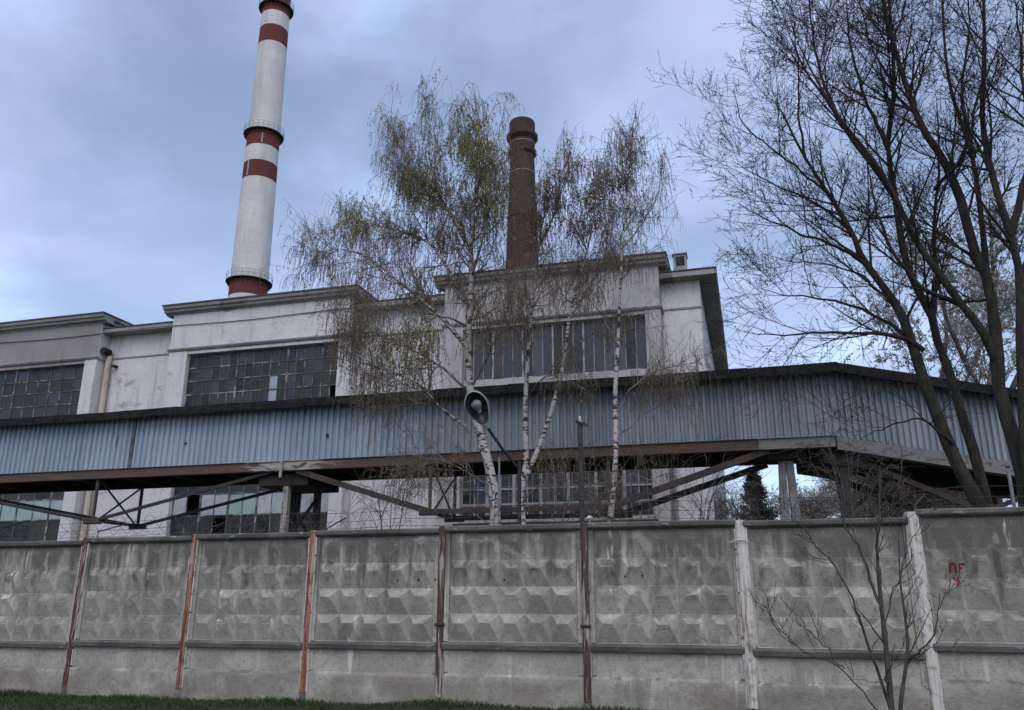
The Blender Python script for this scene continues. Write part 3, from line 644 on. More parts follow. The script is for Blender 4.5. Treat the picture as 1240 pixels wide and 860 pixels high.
# concrete trestle at the bend
px_ = gp(951, 560, GY+.9).x
for s, yy in ((-1, GY+.8), (1, GY+.8)):
    m = MB(); t0, t1 = .10, .20; xb, xt = px_+s*.16, px_+s*.10
    v = [(xb-t1+s*.12, yy-.25, 0), (xb+t1+s*.12, yy-.25, 0), (xb+t1+s*.12, yy+.25, 0), (xb-t1+s*.12, yy+.25, 0), (xt-t0, yy-.2, TOP+.1), (xt+t0, yy-.2, TOP+.1), (xt+t0, yy+.2, TOP+.1), (xt-t0, yy+.2, TOP+.1)]
    m.add(v, [(3, 2, 1, 0), (4, 5, 6, 7), (0, 1, 5, 4), (1, 2, 6, 5), (2, 3, 7, 6), (3, 0, 4, 7)]); gpart('concrete_leg', m, 'post_concrete', bv=.02)
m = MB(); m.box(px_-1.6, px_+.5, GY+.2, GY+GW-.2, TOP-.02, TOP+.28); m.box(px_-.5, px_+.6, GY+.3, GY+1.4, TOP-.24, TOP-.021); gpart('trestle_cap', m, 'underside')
for (s, n) in ((.3, .4), (1.0, 2.4), (5.8, .4), (5.8, 2.5), (9.2, .5), (9.2, 2.5)):
    p = lp(s, n, ZB-.45); m = MB(); m.box(p.x-.12, p.x+.12, p.y-.12, p.y+.12, 0, p.z); gpart('trestle_column', m, 'dark_steel')
gpart('bend_bracket', box2(-.35, .9, .2, 2.6, ZB-.85, ZB-.43), 'underside')
rod([lp(.5, .35, ZB-.55), lp(4.3, .35, ZB-1.6)], .12, 'strut_rust'); rod([lp(.4, 2.5, ZB-.7), lp(5.5, 2.5, ZB-2.0)], .14, 'dark_steel'); rod([lp(5.6, .3, ZB-.9), lp(1.1, .3, ZB-3.2)], .10, 'dark_steel')
rod([(G1-.2, f_in-.4, 3.8), (G1+2.6, f_in-.2, 6.0)], .1, 'dark_steel')

# ------------------------------------------------------------------ chimneys
CY = 104.0
def axis_z(xp, yp): return atY(xp, yp, CY-2.55).z
cpos = atY(301, 350, CY); cxw = cpos.x
chim = thing('white_chimney', 'tall tapering white chimney with red bands and ringed walkways behind the factory', 'chimney', (cxw, CY, 0))
def cr(z):                                  # radius at height
    zb, zt = atY(303, 350, CY).z, atY(331, 5, CY).z; return 2.88+(2.27-2.88)*(z-zb)/(zt-zb)
marks = [(303, 354), (304, 333), (316, 211), (317, 191), (318, 172), (320, 153), (328, 46), (329, 26), (330, 9)]
zs = [axis_z(*p) for p in marks]; ztop = zs[-1]+5.2
seq = [(-.2, zs[0], 'chimney_white'), (zs[0], zs[1], 'chimney_red'), (zs[1], zs[2], 'chimney_white'), (zs[2], zs[3], 'chimney_red'), (zs[3], zs[4], 'chimney_white'),
       (zs[4], zs[5], 'chimney_red'), (zs[5], zs[6], 'chimney_white'), (zs[6], zs[7], 'chimney_red'), (zs[7], zs[8], 'chimney_white'), (zs[8], ztop, 'chimney_red')]
for a, b_, mt in seq:
    m = MB(); m.lathe([(cr(a), a), (cr((a+b_)/2), (a+b_)/2), (cr(b_), b_)], 48); obj('red_band' if 'red' in mt else 'shaft_section', m, M[mt], chim, smooth=True)
m = MB(); m.lathe([(cr(ztop), ztop), (cr(ztop)-.4, ztop+.01), (cr(ztop)-.4, ztop-3)], 48); obj('rim', m, M['chimney_red'], chim, smooth=True)
for zpl in (zs[1]-.2, zs[5]-.1, zs[8]+1.6):
    r = cr(zpl); m = MB(); m.lathe([(r-.02, zpl-.16), (r+.62, zpl-.10), (r+.62, zpl), (r-.02, zpl)], 48)
    for j in range(24):
        a = j*2*math.pi/24; m.bar(((r-.02)*math.cos(a), (r-.02)*math.sin(a), zpl-.9), ((r+.58)*math.cos(a), (r+.58)*math.sin(a), zpl-.12), .09)
    pl = obj('walkway', m, M['dark_steel'], chim)
    m = MB()
    for j in range(24):
        a = j*2*math.pi/24; m.bar(((r+.6)*math.cos(a), (r+.6)*math.sin(a), zpl), ((r+.6)*math.cos(a), (r+.6)*math.sin(a), zpl+1.15), .035)
    for hh in (.6, 1.15):
        m.tube([((r+.6)*math.cos(j*math.pi/24), (r+.6)*math.sin(j*math.pi/24), zpl+hh) for j in range(49)], .024, 4, False)
    obj('railing', m, M['beam_grey'], pl)
for k, aa in ((0, -100), (1, -60), (2, -165)):     # cable ducts running up the shaft
    a = R(aa); m = MB(); z0_, z1_ = ((zs[2]+.1, zs[3]-.1), (zs[4]+.1, zs[5]-.9), (4, zs[7]))[k]
    m.tube([((cr(z)+.03)*math.cos(a), (cr(z)+.03)*math.sin(a), z) for z in np.linspace(z0_, z1_, 8)], .13 if k < 2 else .06, 6); obj('cable_duct', m, M['vent_steel'], chim)
B3 = 62.0; bp = atY(632.5, 300, B3)
bch = thing('brick_chimney', 'old dark brown brick chimney with corbelled rings at its top', 'chimney', (bp.x, B3, 0))
def bz_(y): return atY(633, y, B3).z
zt = bz_(149); zb = 0
def brr(z): return 1.08+(1.42-1.08)*(bz_(200)-z)/(bz_(200)-bz_(325)) if z > bz_(325) else 1.42+(bz_(325)-z)*.028
def uv_lathe(name, prof, mat):
    m = MB(); k = 40; m.lathe(prof, k); me = m.mesh(name); uv = me.uv_layers.new(name='UVMap')
    for pl_ in me.polygons:
        for li in pl_.loop_indices:
            v = me.vertices[me.loops[li].vertex_index].co; a = math.atan2(v.y, v.x)
            if pl_.center.x < 0 and a < 0 and abs(a) > 3.0: a += 2*math.pi
            uv.data[li].uv = (a*1.25, v.z)
    return obj(name, me, M[mat], bch, smooth=False)
ring1, ring2 = bz_(166), bz_(184)
uv_lathe('shaft', [(brr(z), z) for z in (-.2, 8, 15, 20, 25, ring2-.3)], 'chimney_brick')
uv_lathe('neck', [(1.10, ring2-.3), (1.10, ring1+.05)], 'chimney_brick')
uv_lathe('corbel_ring', [(1.1, ring2-.45), (1.24, ring2-.3), (1.24, ring2-.02), (1.1, ring2+.05)], 'brick_dark')
uv_lathe('corbel_ring', [(1.1, ring1-.55), (1.38, ring1-.25), (1.38, ring1+.05), (1.1, ring1+.12)], 'brick_dark')
uv_lathe('crown', [(1.12, ring1+.06), (1.14, zt-.15), (1.08, zt), (.8, zt), (.8, zt-2)], 'chimney_brick')
zi = bz_(265); uv_lathe('iron_band', [(brr(zi)+.015, zi-.1), (brr(zi)+.035, zi-.08), (brr(zi)+.03, zi+.08), (brr(zi)+.01, zi+.1)], 'dark_steel')
for yy in (176, 189, 212):
    zi = bz_(yy); rr_ = 1.12 if yy < 186 else brr(zi)+.012
    uv_lathe('lime_course', [(rr_, zi-.04), (rr_+.012, zi-.03), (rr_+.012, zi+.03), (rr_, zi+.04)], 'cornice_stone')

# ------------------------------------------------------------------ trees
def spline(pts, n):
    P = np.array([list(p) for p in pts], float); d = np.r_[0, np.cumsum(np.linalg.norm(np.diff(P, axis=0), axis=1))]
    Q = np.vstack([2*P[0]-P[1], P, 2*P[-1]-P[-2]]); out = []
    for s in np.linspace(0, d[-1], n):
        i = min(np.searchsorted(d, s, side='right')-1, len(P)-2); u = (s-d[i])/(d[i+1]-d[i])
        a, b, c_, e = Q[i], Q[i+1], Q[i+2], Q[i+3]
        out.append(.5*((2*b)+(-a+c_)*u+(2*a-5*b+4*c_-e)*u*u+(-a+3*b-3*c_+e)*u**3))
    return np.array(out)
def grow(P, RR, per, length, lenvar, ang, angvar, n, trop, wob, t0=.15, t1=1., rfac=.6, rtip=.25, rng_=rng, taper_len=.5, flat=None):
    """children of polylines P (m,n0,3): vectorised side branches with tropism"""
    m, n0, _ = P.shape; par = np.repeat(np.arange(m), per); K = len(par)
    t_ = rng_.uniform(t0, t1, K); f = t_*(n0-1); i = np.minimum(f.astype(int), n0-2); u = (f-i)[:, None]
    st = P[par, i]*(1-u)+P[par, i+1]*u; T = P[par, i+1]-P[par, i]; T /= np.linalg.norm(T, axis=1, keepdims=True)+1e-9
    r0 = (RR[par, i]*(1-u[:, 0])+RR[par, i+1]*u[:, 0])*rfac
    rv = rng_.normal(size=(K, 3)); pv = np.cross(T, rv); pv /= np.linalg.norm(pv, axis=1, keepdims=True)+1e-9
    a = np.radians(rng_.normal(ang, angvar, K))[:, None]; d = T*np.cos(a)+pv*np.sin(a)
    ln = length*(1-taper_len*t_)*np.clip(rng_.normal(1, lenvar, K), .35, 2); stp = (ln/(n-1))[:, None]
    trop = np.array(trop, float); out = np.empty((K, n, 3)); out[:, 0] = st; p = st
    for q in range(1, n):
        d = d+trop*(1/(n-1))+rng_.normal(0, wob, (K, 3)); d /= np.linalg.norm(d, axis=1, keepdims=True)+1e-9
        p = p+d*stp; out[:, q] = p
    r = r0[:, None]*np.linspace(1, rtip, n)[None]
    return out, r
def clampr(r, lo): return np.maximum(r, lo)
def leaves(P, per, size, spread, rng_=rng, mask=None, aspect=.45, down=True):
    m, n, _ = P.shape; par = np.repeat(np.arange(m), per); K = len(par); f = rng_.uniform(.2, n-1.001, K); i = f.astype(int); u = (f-i)[:, None]
    p = P[par, i]*(1-u)+P[par, i+1]*u+rng_.normal(0, spread, (K, 3)); s = size*rng_.uniform(.6, 1.4, K)[:, None]
    ax = rng_.normal(0, .45, (K, 3)); ax[:, 2] -= 1 if down else -.4
    ax /= np.linalg.norm(ax, axis=1, keepdims=True); sd = np.cross(ax, rng_.normal(size=(K, 3))); sd /= np.linalg.norm(sd, axis=1, keepdims=True)
    V = np.stack([p, p+ax*s*.5+sd*s*aspect*.5, p+ax*s, p+ax*s*.5-sd*s*aspect*.5], 1).reshape(-1, 3)
    return V, np.arange(K*4).reshape(-1, 4)
def guided(pts, Y, r0, r1, n=16):
    q = [atY(p[0], p[1], Y+(p[2] if len(p) > 2 else 0)) for p in pts]
    P = spline(q, n)[None]; return P, np.linspace(r0, r1, n)[None]
def img_xy(P):                          # photo pixel of points (for choosing where the catkins are thick)
    v = P-np.array([0, 0, EYE]); d = v@np.array(fw); return 620+FPX*(v@np.array(rt))/d, 430-FPX*(v@np.array(up))/d

def birch(base_px, Y, label, stems, limbs, dens, cat_zones, seed, l2len=1.5, hang=1.0, basecat=.34):
    rg = np.random.default_rng(seed); b = atY(base_px[0], base_px[1], Y); root = thing('birch_tree', label, 'tree', (b.x, Y, 0)); O = np.array([b.x, Y, 0.])
    main = []; first = True
    for pts, r0, r1 in stems:
        P, RR = guided(pts, Y, r0, r1, 26)
        if first: P = np.concatenate([[[[b.x, Y, 0.]]], P], axis=1).reshape(1, -1, 3); RR = np.concatenate([[[r0*1.25]], RR], 1)
        kk = RR.shape[1]; RR = RR*(1+.06*rg.normal(size=RR.shape))
        obj('trunk', join_tubes('trunk', [(P-O, RR, 12)]), M['birch_bark'], root)
        main.append((P[:, -24:], RR[:, -24:], 1)); first = False
    for pts, r0, r1 in limbs:
        P, RR = guided(pts, Y, r0, r1, 18); P[:, 3:] += np.cumsum(rg.normal(0, .018, P[:, 3:].shape), axis=1)
        obj('branch', join_tubes('branch', [(P-O, RR, 8)]), M['birch_bark' if r0 > .035 else 'birch_limb'], root); main.append((P, RR, 0))
    tw = []; strands = []; l2P = []
    for P, RR, isst in main:
        ln = np.linalg.norm(np.diff(P[0], axis=0), axis=1).sum()
        per = max(3, int(ln*dens*(1.0 if isst else 1.3)))
        b2, r2 = grow(P, np.minimum(RR, .045), per, l2len, .3, 42, 12, 10, (0, 0, .55), .09, .42 if isst else .25, 1., .55, .3, rg, .35)
        tw.append((b2, clampr(r2, .006), 5)); l2P.append(b2)
        b3, r3 = grow(b2, r2, 7, .75, .35, 45, 15, 7, (0, 0, .1), .12, .1, 1., .6, .4, rg, .3); tw.append((b3, clampr(r3, .0036), 3))
        b4, r4 = grow(b3, r3, 4, .46*hang, .5, 60, 28, 7, (0, 0, -5.0), .09, .2, 1., .6, .5, rg, 0); tw.append((b4, clampr(r4, .0030), 3)); strands.append(b4)
        b5, r5 = grow(b2, r2, 7, .62*hang, .5, 58, 26, 8, (0, 0, -5.5), .09, .2, 1., .5, .5, rg, 0); tw.append((b5, clampr(r5, .0030), 3)); strands.append(b5)
    # slender dead-straight shoots at the crown top
    obj('limbs', join_tubes('limbs', [(a-O, r, k) for a, r, k in tw if k == 5]), M['birch_limb'], root, stuff=True)
    obj('twigs', join_tubes('twigs', [(a-O, r, k) for a, r, k in tw if k == 3]), M['birch_twig'], root, stuff=True)
    byM = {}
    for S in strands:
        mid = S[:, S.shape[1]//2]; x, y = img_xy(mid); pr = np.full(len(S), basecat); sel = np.full(len(S), 0)
        for zi_, (zx, zy, zrx, zry, w, mt) in enumerate(cat_zones):
            dd = ((x-zx)/zrx)**2+((y-zy)/zry)**2; pw = w*np.exp(-dd*1.1); sel = np.where(pw > pr, zi_+1, sel); pr = np.maximum(pr, pw)
        keep = rg.random(len(S)) < pr
        for zi_ in range(len(cat_zones)+1):
            kk = keep & (sel == zi_)
            if kk.any():
                mt = 'catkin_dull' if zi_ == 0 else cat_zones[zi_-1][5]
                byM.setdefault(mt, []).append(leaves(S[kk], 15 if zi_ else 7, .052, .014, rg, None, .4))
    for mt, lst in byM.items():
        V = np.concatenate([v for v, f in lst]); F = np.arange(len(V)).reshape(-1, 4)
        obj('catkins', np_mesh('catkins', V-O, F, False), M[mt], root, stuff=True)
    return root
birch((600, 640), 18.0, 'birch with leaning white trunk and wide crown of olive catkins behind the street lamp',
      [([(600, 636), (598, 600), (590, 555), (578, 515), (570, 478), (567, 420), (570, 359), (571, 289), (575, 240), (578, 190), (581, 145)], .125, .012)],
      [([(565, 420), (535, 387, -.4), (480, 340, -.8), (452, 317, -1.0), (419, 300, -1.1), (385, 303, -1.2)], .055, .008),
       ([(569, 370), (549, 340, .3), (526, 303, .6), (498, 285, .9), (466, 275, 1.1), (424, 264, 1.3)], .06, .008),
       ([(571, 303), (545, 257, .1), (526, 210, .1), (521, 175, 0), (521, 140, 0)], .045, .006),
       ([(571, 335), (585, 290, -.5), (596, 235, -.8), (599, 190, -.9)], .035, .005),
       ([(548, 262), (512, 222, .5), (492, 180, .7), (476, 152, .8)], .03, .005),
       ([(563, 516), (530, 492, -.5), (516, 474, -.8), (481, 452, -1.0), (430, 440, -1.2)], .04, .006),
       ([(532, 493, -.5), (505, 488, -.7), (481, 483, -.9), (455, 490, -1)], .018, .005),
       ([(563, 470), (535, 446, .2), (505, 430, .3), (470, 415, .4), (430, 400, .5)], .035, .005),
       ([(573, 466), (590, 432, -.4), (606, 402, -.7), (650, 368, -1)], .03, .005),
       ([(566, 395), (530, 380, -1), (480, 375, -1.6), (425, 372, -1.9)], .03, .005),
       ([(596, 590), (570, 575, -.6), (545, 560, -.9), (500, 548, -1.1)], .02, .004)],
      4.9, [(570, 185, 45, 60, .95, 'catkin_olive'), (515, 230, 38, 40, .8, 'catkin_olive'), (430, 262, 50, 30, .9, 'catkin_olive'), (520, 425, 60, 35, .95, 'catkin_olive'), (600, 250, 28, 60, .7, 'catkin_olive'), (480, 300, 80, 40, .35, 'catkin_dull')], 21, 1.25)
birch((633, 640), 18.6, 'forked birch whose two white stems part above the fence, with brown hanging catkins',
      [([(634, 636), (631, 600), (637, 560), (636, 500), (638, 450), (642, 400), (648, 340), (655, 280), (667, 235), (685, 200)], .08, .008),
       ([(638, 575), (651, 545, .2), (664, 510, .3), (674, 475, .4), (684, 430, .5), (690, 380, .6), (704, 330, .7), (716, 280, .8), (722, 230, .8), (717, 200, .9)], .062, .008)],
      [([(640, 440), (625, 400, -.4), (610, 350, -.7), (600, 310, -.9)], .03, .005), ([(690, 385, .6), (715, 345, 1), (735, 300, 1.3), (742, 250, 1.5)], .035, .005),
       ([(652, 300), (675, 255, -.5), (690, 215, -.7), (694, 190, -.9)], .03, .005), ([(684, 430, .5), (720, 400, .2), (760, 390, 0)], .02, .004),
       ([(631, 610), (650, 590, -.5), (680, 580, -.9), (725, 600, -1.2)], .018, .004), ([(636, 490), (655, 455, -.6), (690, 440, -1)], .016, .004)],
      3.2, [(715, 240, 45, 48, .95, 'catkin_brown'), (745, 230, 25, 35, .7, 'catkin_brown'), (670, 230, 25, 40, .7, 'catkin_brown'), (690, 190, 50, 30, .5, 'catkin_dull')], 22, 1.0, 1.0, .22)
birch((738, 640), 17.6, 'slender birch with a single thin white trunk and narrow bare crown beside the utility pole',
      [([(738, 636), (743, 590), (746, 540), (745, 480), (748, 420), (751, 350), (755, 280), (761, 215), (767, 145)], .066, .006)],
      [([(747, 500), (775, 462, -.3), (810, 445, -.6), (850, 440, -.8)], .022, .004), ([(746, 530), (790, 492, .3), (830, 470, .5)], .018, .004),
       ([(750, 420), (728, 385, -.3), (716, 350, -.5), (708, 320, -.6)], .02, .004), ([(754, 300), (778, 272, .3), (798, 240, .5), (806, 215, .6)], .022, .004),
       ([(752, 340), (770, 318, -.5), (795, 300, -.7)], .018, .004), ([(758, 250), (742, 215, .3), (735, 180, .4)], .016, .004), ([(744, 590), (765, 575, .2), (800, 585, .4)], .014, .003)],
      2.9, [(770, 210, 40, 60, .20, 'catkin_dull')], 23, .66, .8, .10)
# thin companion stem beside the leaning birch
st = thing('birch_tree', 'thin pale birch stem rising beside the leaning birch trunk', 'tree', (atY(596, 640, 17.8).x, 17.8, 0))
P, RR = guided([(592, 760), (596, 632), (598, 600), (594, 575), (580, 540)], 17.8, .05, .02, 16); O = np.array(st.location)
obj('trunk', join_tubes('trunk', [(P-O, RR, 8)]), M['birch_bark'], st)
b2, r2 = grow(P, RR, 8, .9, .3, 50, 15, 8, (0, 0, .2), .1, .5, 1., .4, .3); obj('twigs', join_tubes('twigs', [(b2-O, clampr(r2, .004), 4)]), M['birch_twig'], st, stuff=True)

def bare_tree(name, label, base, Y, stems, limbs, seed, bark, branch, gens, buds, group=None, tropz=.5):
    rg = np.random.default_rng(seed); b = atY(base[0], base[1], Y); root = thing(name, label, 'tree', (b.x, Y, 0), group); O = np.array([b.x, Y, 0.]); mains = []
    for q, (pts, r0, r1, toground) in enumerate(stems):
        P, RR = guided(pts, Y, r0, r1, 24)
        if toground: P = np.concatenate([[[[b.x+(P[0, 0, 0]-b.x)*.5, Y+P[0, 0, 1]-Y, -.1]]], P], axis=1).reshape(1, -1, 3); RR = np.concatenate([[[r0*1.35]], RR], 1)
        RR = RR*(1+.05*rg.normal(size=RR.shape)); obj('trunk' if toground else 'branch', join_tubes('trunk', [(P-O, RR, 12)]), M[bark], root); mains.append((P[:, -22:], RR[:, -22:]))
    for pts, r0, r1 in limbs:
        P, RR = guided(pts, Y, r0, r1, 20); P[:, 2:] += np.cumsum(rg.normal(0, .02, P[:, 2:].shape), axis=1)
        obj('branch', join_tubes('branch', [(P-O, RR, 8)]), M[branch], root); mains.append((P[:, -20:], RR[:, -20:]))
    tw = []; tips = []
    for P, RR in mains:
        ln = np.linalg.norm(np.diff(P[0], axis=0), axis=1).sum(); cur = [(P, np.minimum(RR, .06))]
        for gi, (per, length, lv, ang, av, n, wob, rf) in enumerate(gens):
            nxt = []
            for A, r in cur:
                pr = max(2, int(per*ln)) if gi == 0 else per
                b2, r2 = grow(A, r, pr, length, lv, ang, av, n, (0, 0, tropz), wob, .22 if gi == 0 else .15, 1., rf, .3, rg, .45 if gi == 0 else .3); r2 = clampr(r2, .0036); nxt.append((b2, r2)); tw.append((b2, r2, 5 if gi == 0 else 3))
            cur = nxt
        tips += [a for a, r in cur]
    if tw:
        A = [(a-O, r, k) for a, r, k in tw if k == 5]; B_ = [(a-O, r, k) for a, r, k in tw if k == 3]
        if A: obj('limbs', join_tubes('limbs', A), M[branch], root, stuff=True)
        if B_: obj('twigs', join_tubes('twigs', B_), M[branch], root, stuff=True)
    if buds:
        per, size, mt = buds; lst = [leaves(S, per, size, .012, rg, None, .6, False) for S in tips]
        V = np.concatenate([v for v, f in lst]); obj('buds', np_mesh('buds', V-O, np.arange(len(V)).reshape(-1, 4), False), M[mt], root, stuff=True)
    return root
GEN = [(2.5, 1.9, .3, 40, 12, 10, .045, .5), (9, .85, .35, 42, 13, 6, .07, .55), (4, .38, .4, 44, 16, 4, .10, .6)]
bare_tree('maple_tree', 'large bare tree with two leaning mossy stems crossing the end of the gallery', (1190, 620), 17.0,
      [([(1186, 612), (1155, 553), (1130, 490), (1114, 446), (1099, 400), (1088, 374), (1062, 337), (1043, 311), (1028, 275), (972, 186), (946, 134), (935, 120)], .135, .010, True),
       ([(1196, 612, .5), (1178, 543, .5), (1163, 497, .5), (1150, 451, .5), (1135, 413, .5), (1129, 385, .5), (1110, 348, .4), (1095, 311, .3), (1084, 238, .2), (1075, 175, 0), (1082, 119, 0), (1080, 40, 0), (1070, -60, 0)], .105, .020, True),
       ([(1084, 240, .2), (1060, 205, -.3), (1034, 172, -.6), (1000, 120, -.8), (975, 85, -1), (955, 40, -1.2)], .06, .008, False)],
      [([(1118, 424), (1098, 411, -.2), (1060, 404, -.4), (1000, 405, -.6), (945, 411, -.8), (905, 411, -1)], .05, .006),
       ([(1095, 405), (1068, 388, .5), (1043, 374, .7), (998, 367, 1), (955, 360, 1.2), (925, 350, 1.3)], .045, .008),
       ([(1052, 322), (1010, 300, -.4), (960, 285, -.7), (915, 268, -.9), (890, 255, -1)], .042, .006), ([(1030, 280), (985, 245, .4), (935, 220, .6), (905, 203, .8), (885, 193, .9)], .036, .006),
       ([(1000, 232), (960, 200, -.3), (915, 165, -.5), (895, 140, -.6), (890, 105, -.6)], .028, .006), ([(1090, 376), (1050, 340, .8), (1010, 325, 1.1), (960, 314, 1.4), (920, 304, 1.6)], .032, .006),
       ([(1075, 180), (1050, 120, .6), (1035, 60, .8), (1030, -10, 1)], .05, .01), ([(1078, 60), (1100, 10, .3), (1110, -50, .4)], .03, .01), ([(1012, 135, -.8), (985, 60, -.6), (978, 0, -.5), (970, -40, -.4)], .035, .008),
       ([(1128, 388, .5), (1140, 330, .8), (1135, 270, 1), (1140, 200, 1.2), (1135, 120, 1.3)], .06, .01), ([(1160, 545), (1120, 505, -.6), (1080, 510, -.9), (1040, 530, -1.1)], .03, .005),
       ([(975, 190), (962, 130, .2), (960, 70, .3), (955, 10, .4)], .03, .006)],
      31, 'maple_bark', 'maple_branch', GEN, (2, .034, 'bud'), None, .22)
bare_tree('maple_tree', 'thick dark bare tree with tall forking stems right beside the two leaning mossy stems', (1246, 620), 16.3,
      [([(1244, 612), (1236, 560), (1222, 515), (1211, 477), (1207, 430), (1203, 380), (1195, 337), (1178, 298), (1162, 238), (1140, 190), (1114, 149), (1088, 74), (1070, 0), (1060, -70)], .138, .020, True),
       ([(1209, 445), (1190, 402, -.2), (1166, 371, -.3), (1136, 330, -.5), (1108, 290, -.6), (1084, 238, -.8), (1058, 195, -.9), (1015, 140, -1.1), (985, 90, -1.2), (965, 50, -1.3)], .08, .008, False),
       ([(1195, 340), (1190, 280, .4), (1177, 190, .6), (1152, 110, .8), (1143, 40, .8), (1140, -60, .9)], .062, .015, False),
       ([(1243, 560, -.3), (1238, 470, -.4), (1236, 400, -.5), (1234, 330, -.5), (1222, 279, -.6), (1205, 225, -.6), (1190, 149, -.7), (1192, 60, -.8), (1190, -60, -.9)], .10, .02, True)],
      [([(1224, 285, -.6), (1240, 225, -.8), (1250, 164, -1), (1240, 90, -1.2), (1225, 0, -1.3)], .07, .012), ([(1166, 370), (1120, 350, -.5), (1080, 300, -.9), (1060, 250, -1.2), (1040, 180, -1.4)], .05, .008),
       ([(1180, 190, .7), (1165, 120, 1.0), (1170, 40, 1.2), (1165, -40, 1.3)], .045, .01), ([(1234, 345, -.5), (1262, 270, -.3), (1280, 180, -.1), (1285, 80, 0)], .07, .012), ([(1132, 230), (1165, 180, -.7), (1180, 110, -1), (1215, 40, -1.2)], .04, .008),
       ([(1110, 140), (1085, 110, .6), (1050, 40, .8), (1040, -20, .9)], .035, .008), ([(1195, 335, .4), (1160, 300, 1), (1110, 270, 1.4), (1050, 262, 1.6)], .035, .006)],
      32, 'maple_bark', 'maple_branch', GEN, (2, .034, 'bud'), None, .3)
# pale budding trees far behind the gallery end
FG = [(1.6, 3.2, .3, 40, 12, 7, .10, .55), (8, 1.5, .35, 42, 14, 5, .12, .55), (4, .8, .4, 45, 18, 4, .14, .6)]
for k, (bx_, Y, lab, x0, tp) in enumerate(((1205, 44, 'pale budding tree behind the sloping gallery end, taller of the two there', 1200, 250), (1150, 52, 'pale budding tree behind the sloping gallery end, shorter of the two there', 1140, 360))):
    bare_tree('budding_tree', lab, (bx_, 640), Y, [([(bx_, 640), (x0+4, 560), (x0, 480), (x0+6, 400), (x0-2, tp)], .35, .04, True), ([(x0+2, 520), (x0+40, 440, 1), (x0+70, 360, 2), (x0+85, tp+30, 2)], .18, .03, False), ([(x0+2, 500), (x0-35, 430, -1), (x0-55, 380, -2), (x0-70, tp+60, -2)], .16, .03, False)],
      [], 41+k, 'shrub_bark', 'shrub_bark', FG, (16, .11, 'pale_leaf'))
# low hazy growth and bare shrubs behind the fence
SG = [(3.0, 1.1, .3, 35, 14, 7, .12, .6), (4, .6, .4, 45, 18, 5, .14, .6)]
FGS = [(3.0, 1.5, .3, 38, 14, 6, .12, .6), (8, .9, .4, 45, 18, 5, .14, .6), (4, .5, .4, 45, 18, 3, .14, .6)]
def shrub(label, bx_, Y, hpx, n, seed, spread=40, arch=.0, buds=None, rad=.016, tropz=-.5):
    rg = random.Random(seed); stems = []
    for i in range(n):
        a = rg.uniform(-1, 1); top = 632-hpx*rg.uniform(.6, 1.0); dyy = rg.uniform(-.8, .8)
        stems.append(([(bx_+a*6, 700, dyy*.2), (bx_+a*spread*.35, 632-(632-top)*.4, dyy*.5), (bx_+a*spread*.75, 632-(632-top)*.85, dyy*.8), (bx_+a*spread*1.1, top+arch*hpx*.4*abs(a), dyy)], rad*rg.uniform(.7, 1.2), .004, i == 0))
    o = bare_tree('bare_shrub', label, (bx_, 700), Y, stems, [], seed, 'shrub_bark', 'shrub_bark', SG if Y < 30 else FGS, buds, 'bare shrubs behind the fence', tropz); o['category'] = 'shrub'
shrub('tangled bare shrub behind the fence below the rusty truss, beside the leaning birch', 470, 16.5, 62, 4, 51, 60, 1)
shrub('arching bare shrub behind the fence between the forked birch and the utility pole', 668, 16.0, 58, 3, 52, 50, 1)
shrub('bare shrub behind the fence below the slanting rods, left of the young spruce', 845, 16.5, 80, 4, 53, 55, 1)
shrub('dense bare shrub behind the fence at the gallery bend, above the sapling', 1035, 17.5, 105, 7, 54, 60, .4, (1, .03, 'bud'))
shrub('low bare shrub hugging the foot of the young spruce behind the fence', 890, 40, 30, 6, 55, 16, .3, (1, .05, 'bud'), .03)
shrub('brown bare shrub below the sloping gallery, between the bend and the leaning stems', 1095, 36, 80, 16, 56, 60, .2, (4, .06, 'catkin_brown'), .04, .2)
shrub('grey bare thicket deep below the sloping gallery, right behind the leaning stems', 1165, 42, 85, 18, 58, 70, .2, (4, .07, 'catkin_dull'), .05, .2)
shrub('wispy grey shrub below the gallery bend, behind the dark steel columns there', 1045, 46, 62, 14, 59, 38, .2, (3, .07, 'pale_leaf'), .05, .2)
shrub('pale bare thicket on open ground behind the concrete trestle legs', 985, 60, 26, 12, 57, 42, .2, (3, .10, 'pale_leaf'), .06, .2)
# spruce
sp = atY(917, 640, 48); tpz = atY(914, 566, 48).z
spr = thing('spruce_tree', 'small dark green spruce seen beneath the gallery between the factory corner and the trestle', 'tree', (sp.x, 48, 0))
m = MB(); m.tube([(0, 0, -.1), (0, 0, tpz*.6), (0, 0, tpz)], [.14, .08, .02], 8); obj('trunk', m, M['maple_bark'], spr)
rg = np.random.default_rng(5); K = 620; zb_ = rg.uniform(.6, tpz-.15, K); az = rg.uniform(0, 2*np.pi, K); ln = (tpz-zb_)*.40*rg.uniform(.55, 1.1, K)+.14
ss = np.linspace(0, 1, 6); P = np.stack([np.cos(az)[:, None]*ln[:, None]*ss, np.sin(az)[:, None]*ln[:, None]*ss, zb_[:, None]-ln[:, None]*(.35*ss-.25*ss**2*1.6)], -1)
obj('branches', join_tubes('branches', [(P, np.full((K, 6), .012), 3)]), M['maple_bark'], spr, stuff=True)
V, F = leaves(P, 60, .17, .045, rg, None, .3, False); obj('needles', np_mesh('needles', V, F, False), M['spruce_needles'], spr, stuff=True)
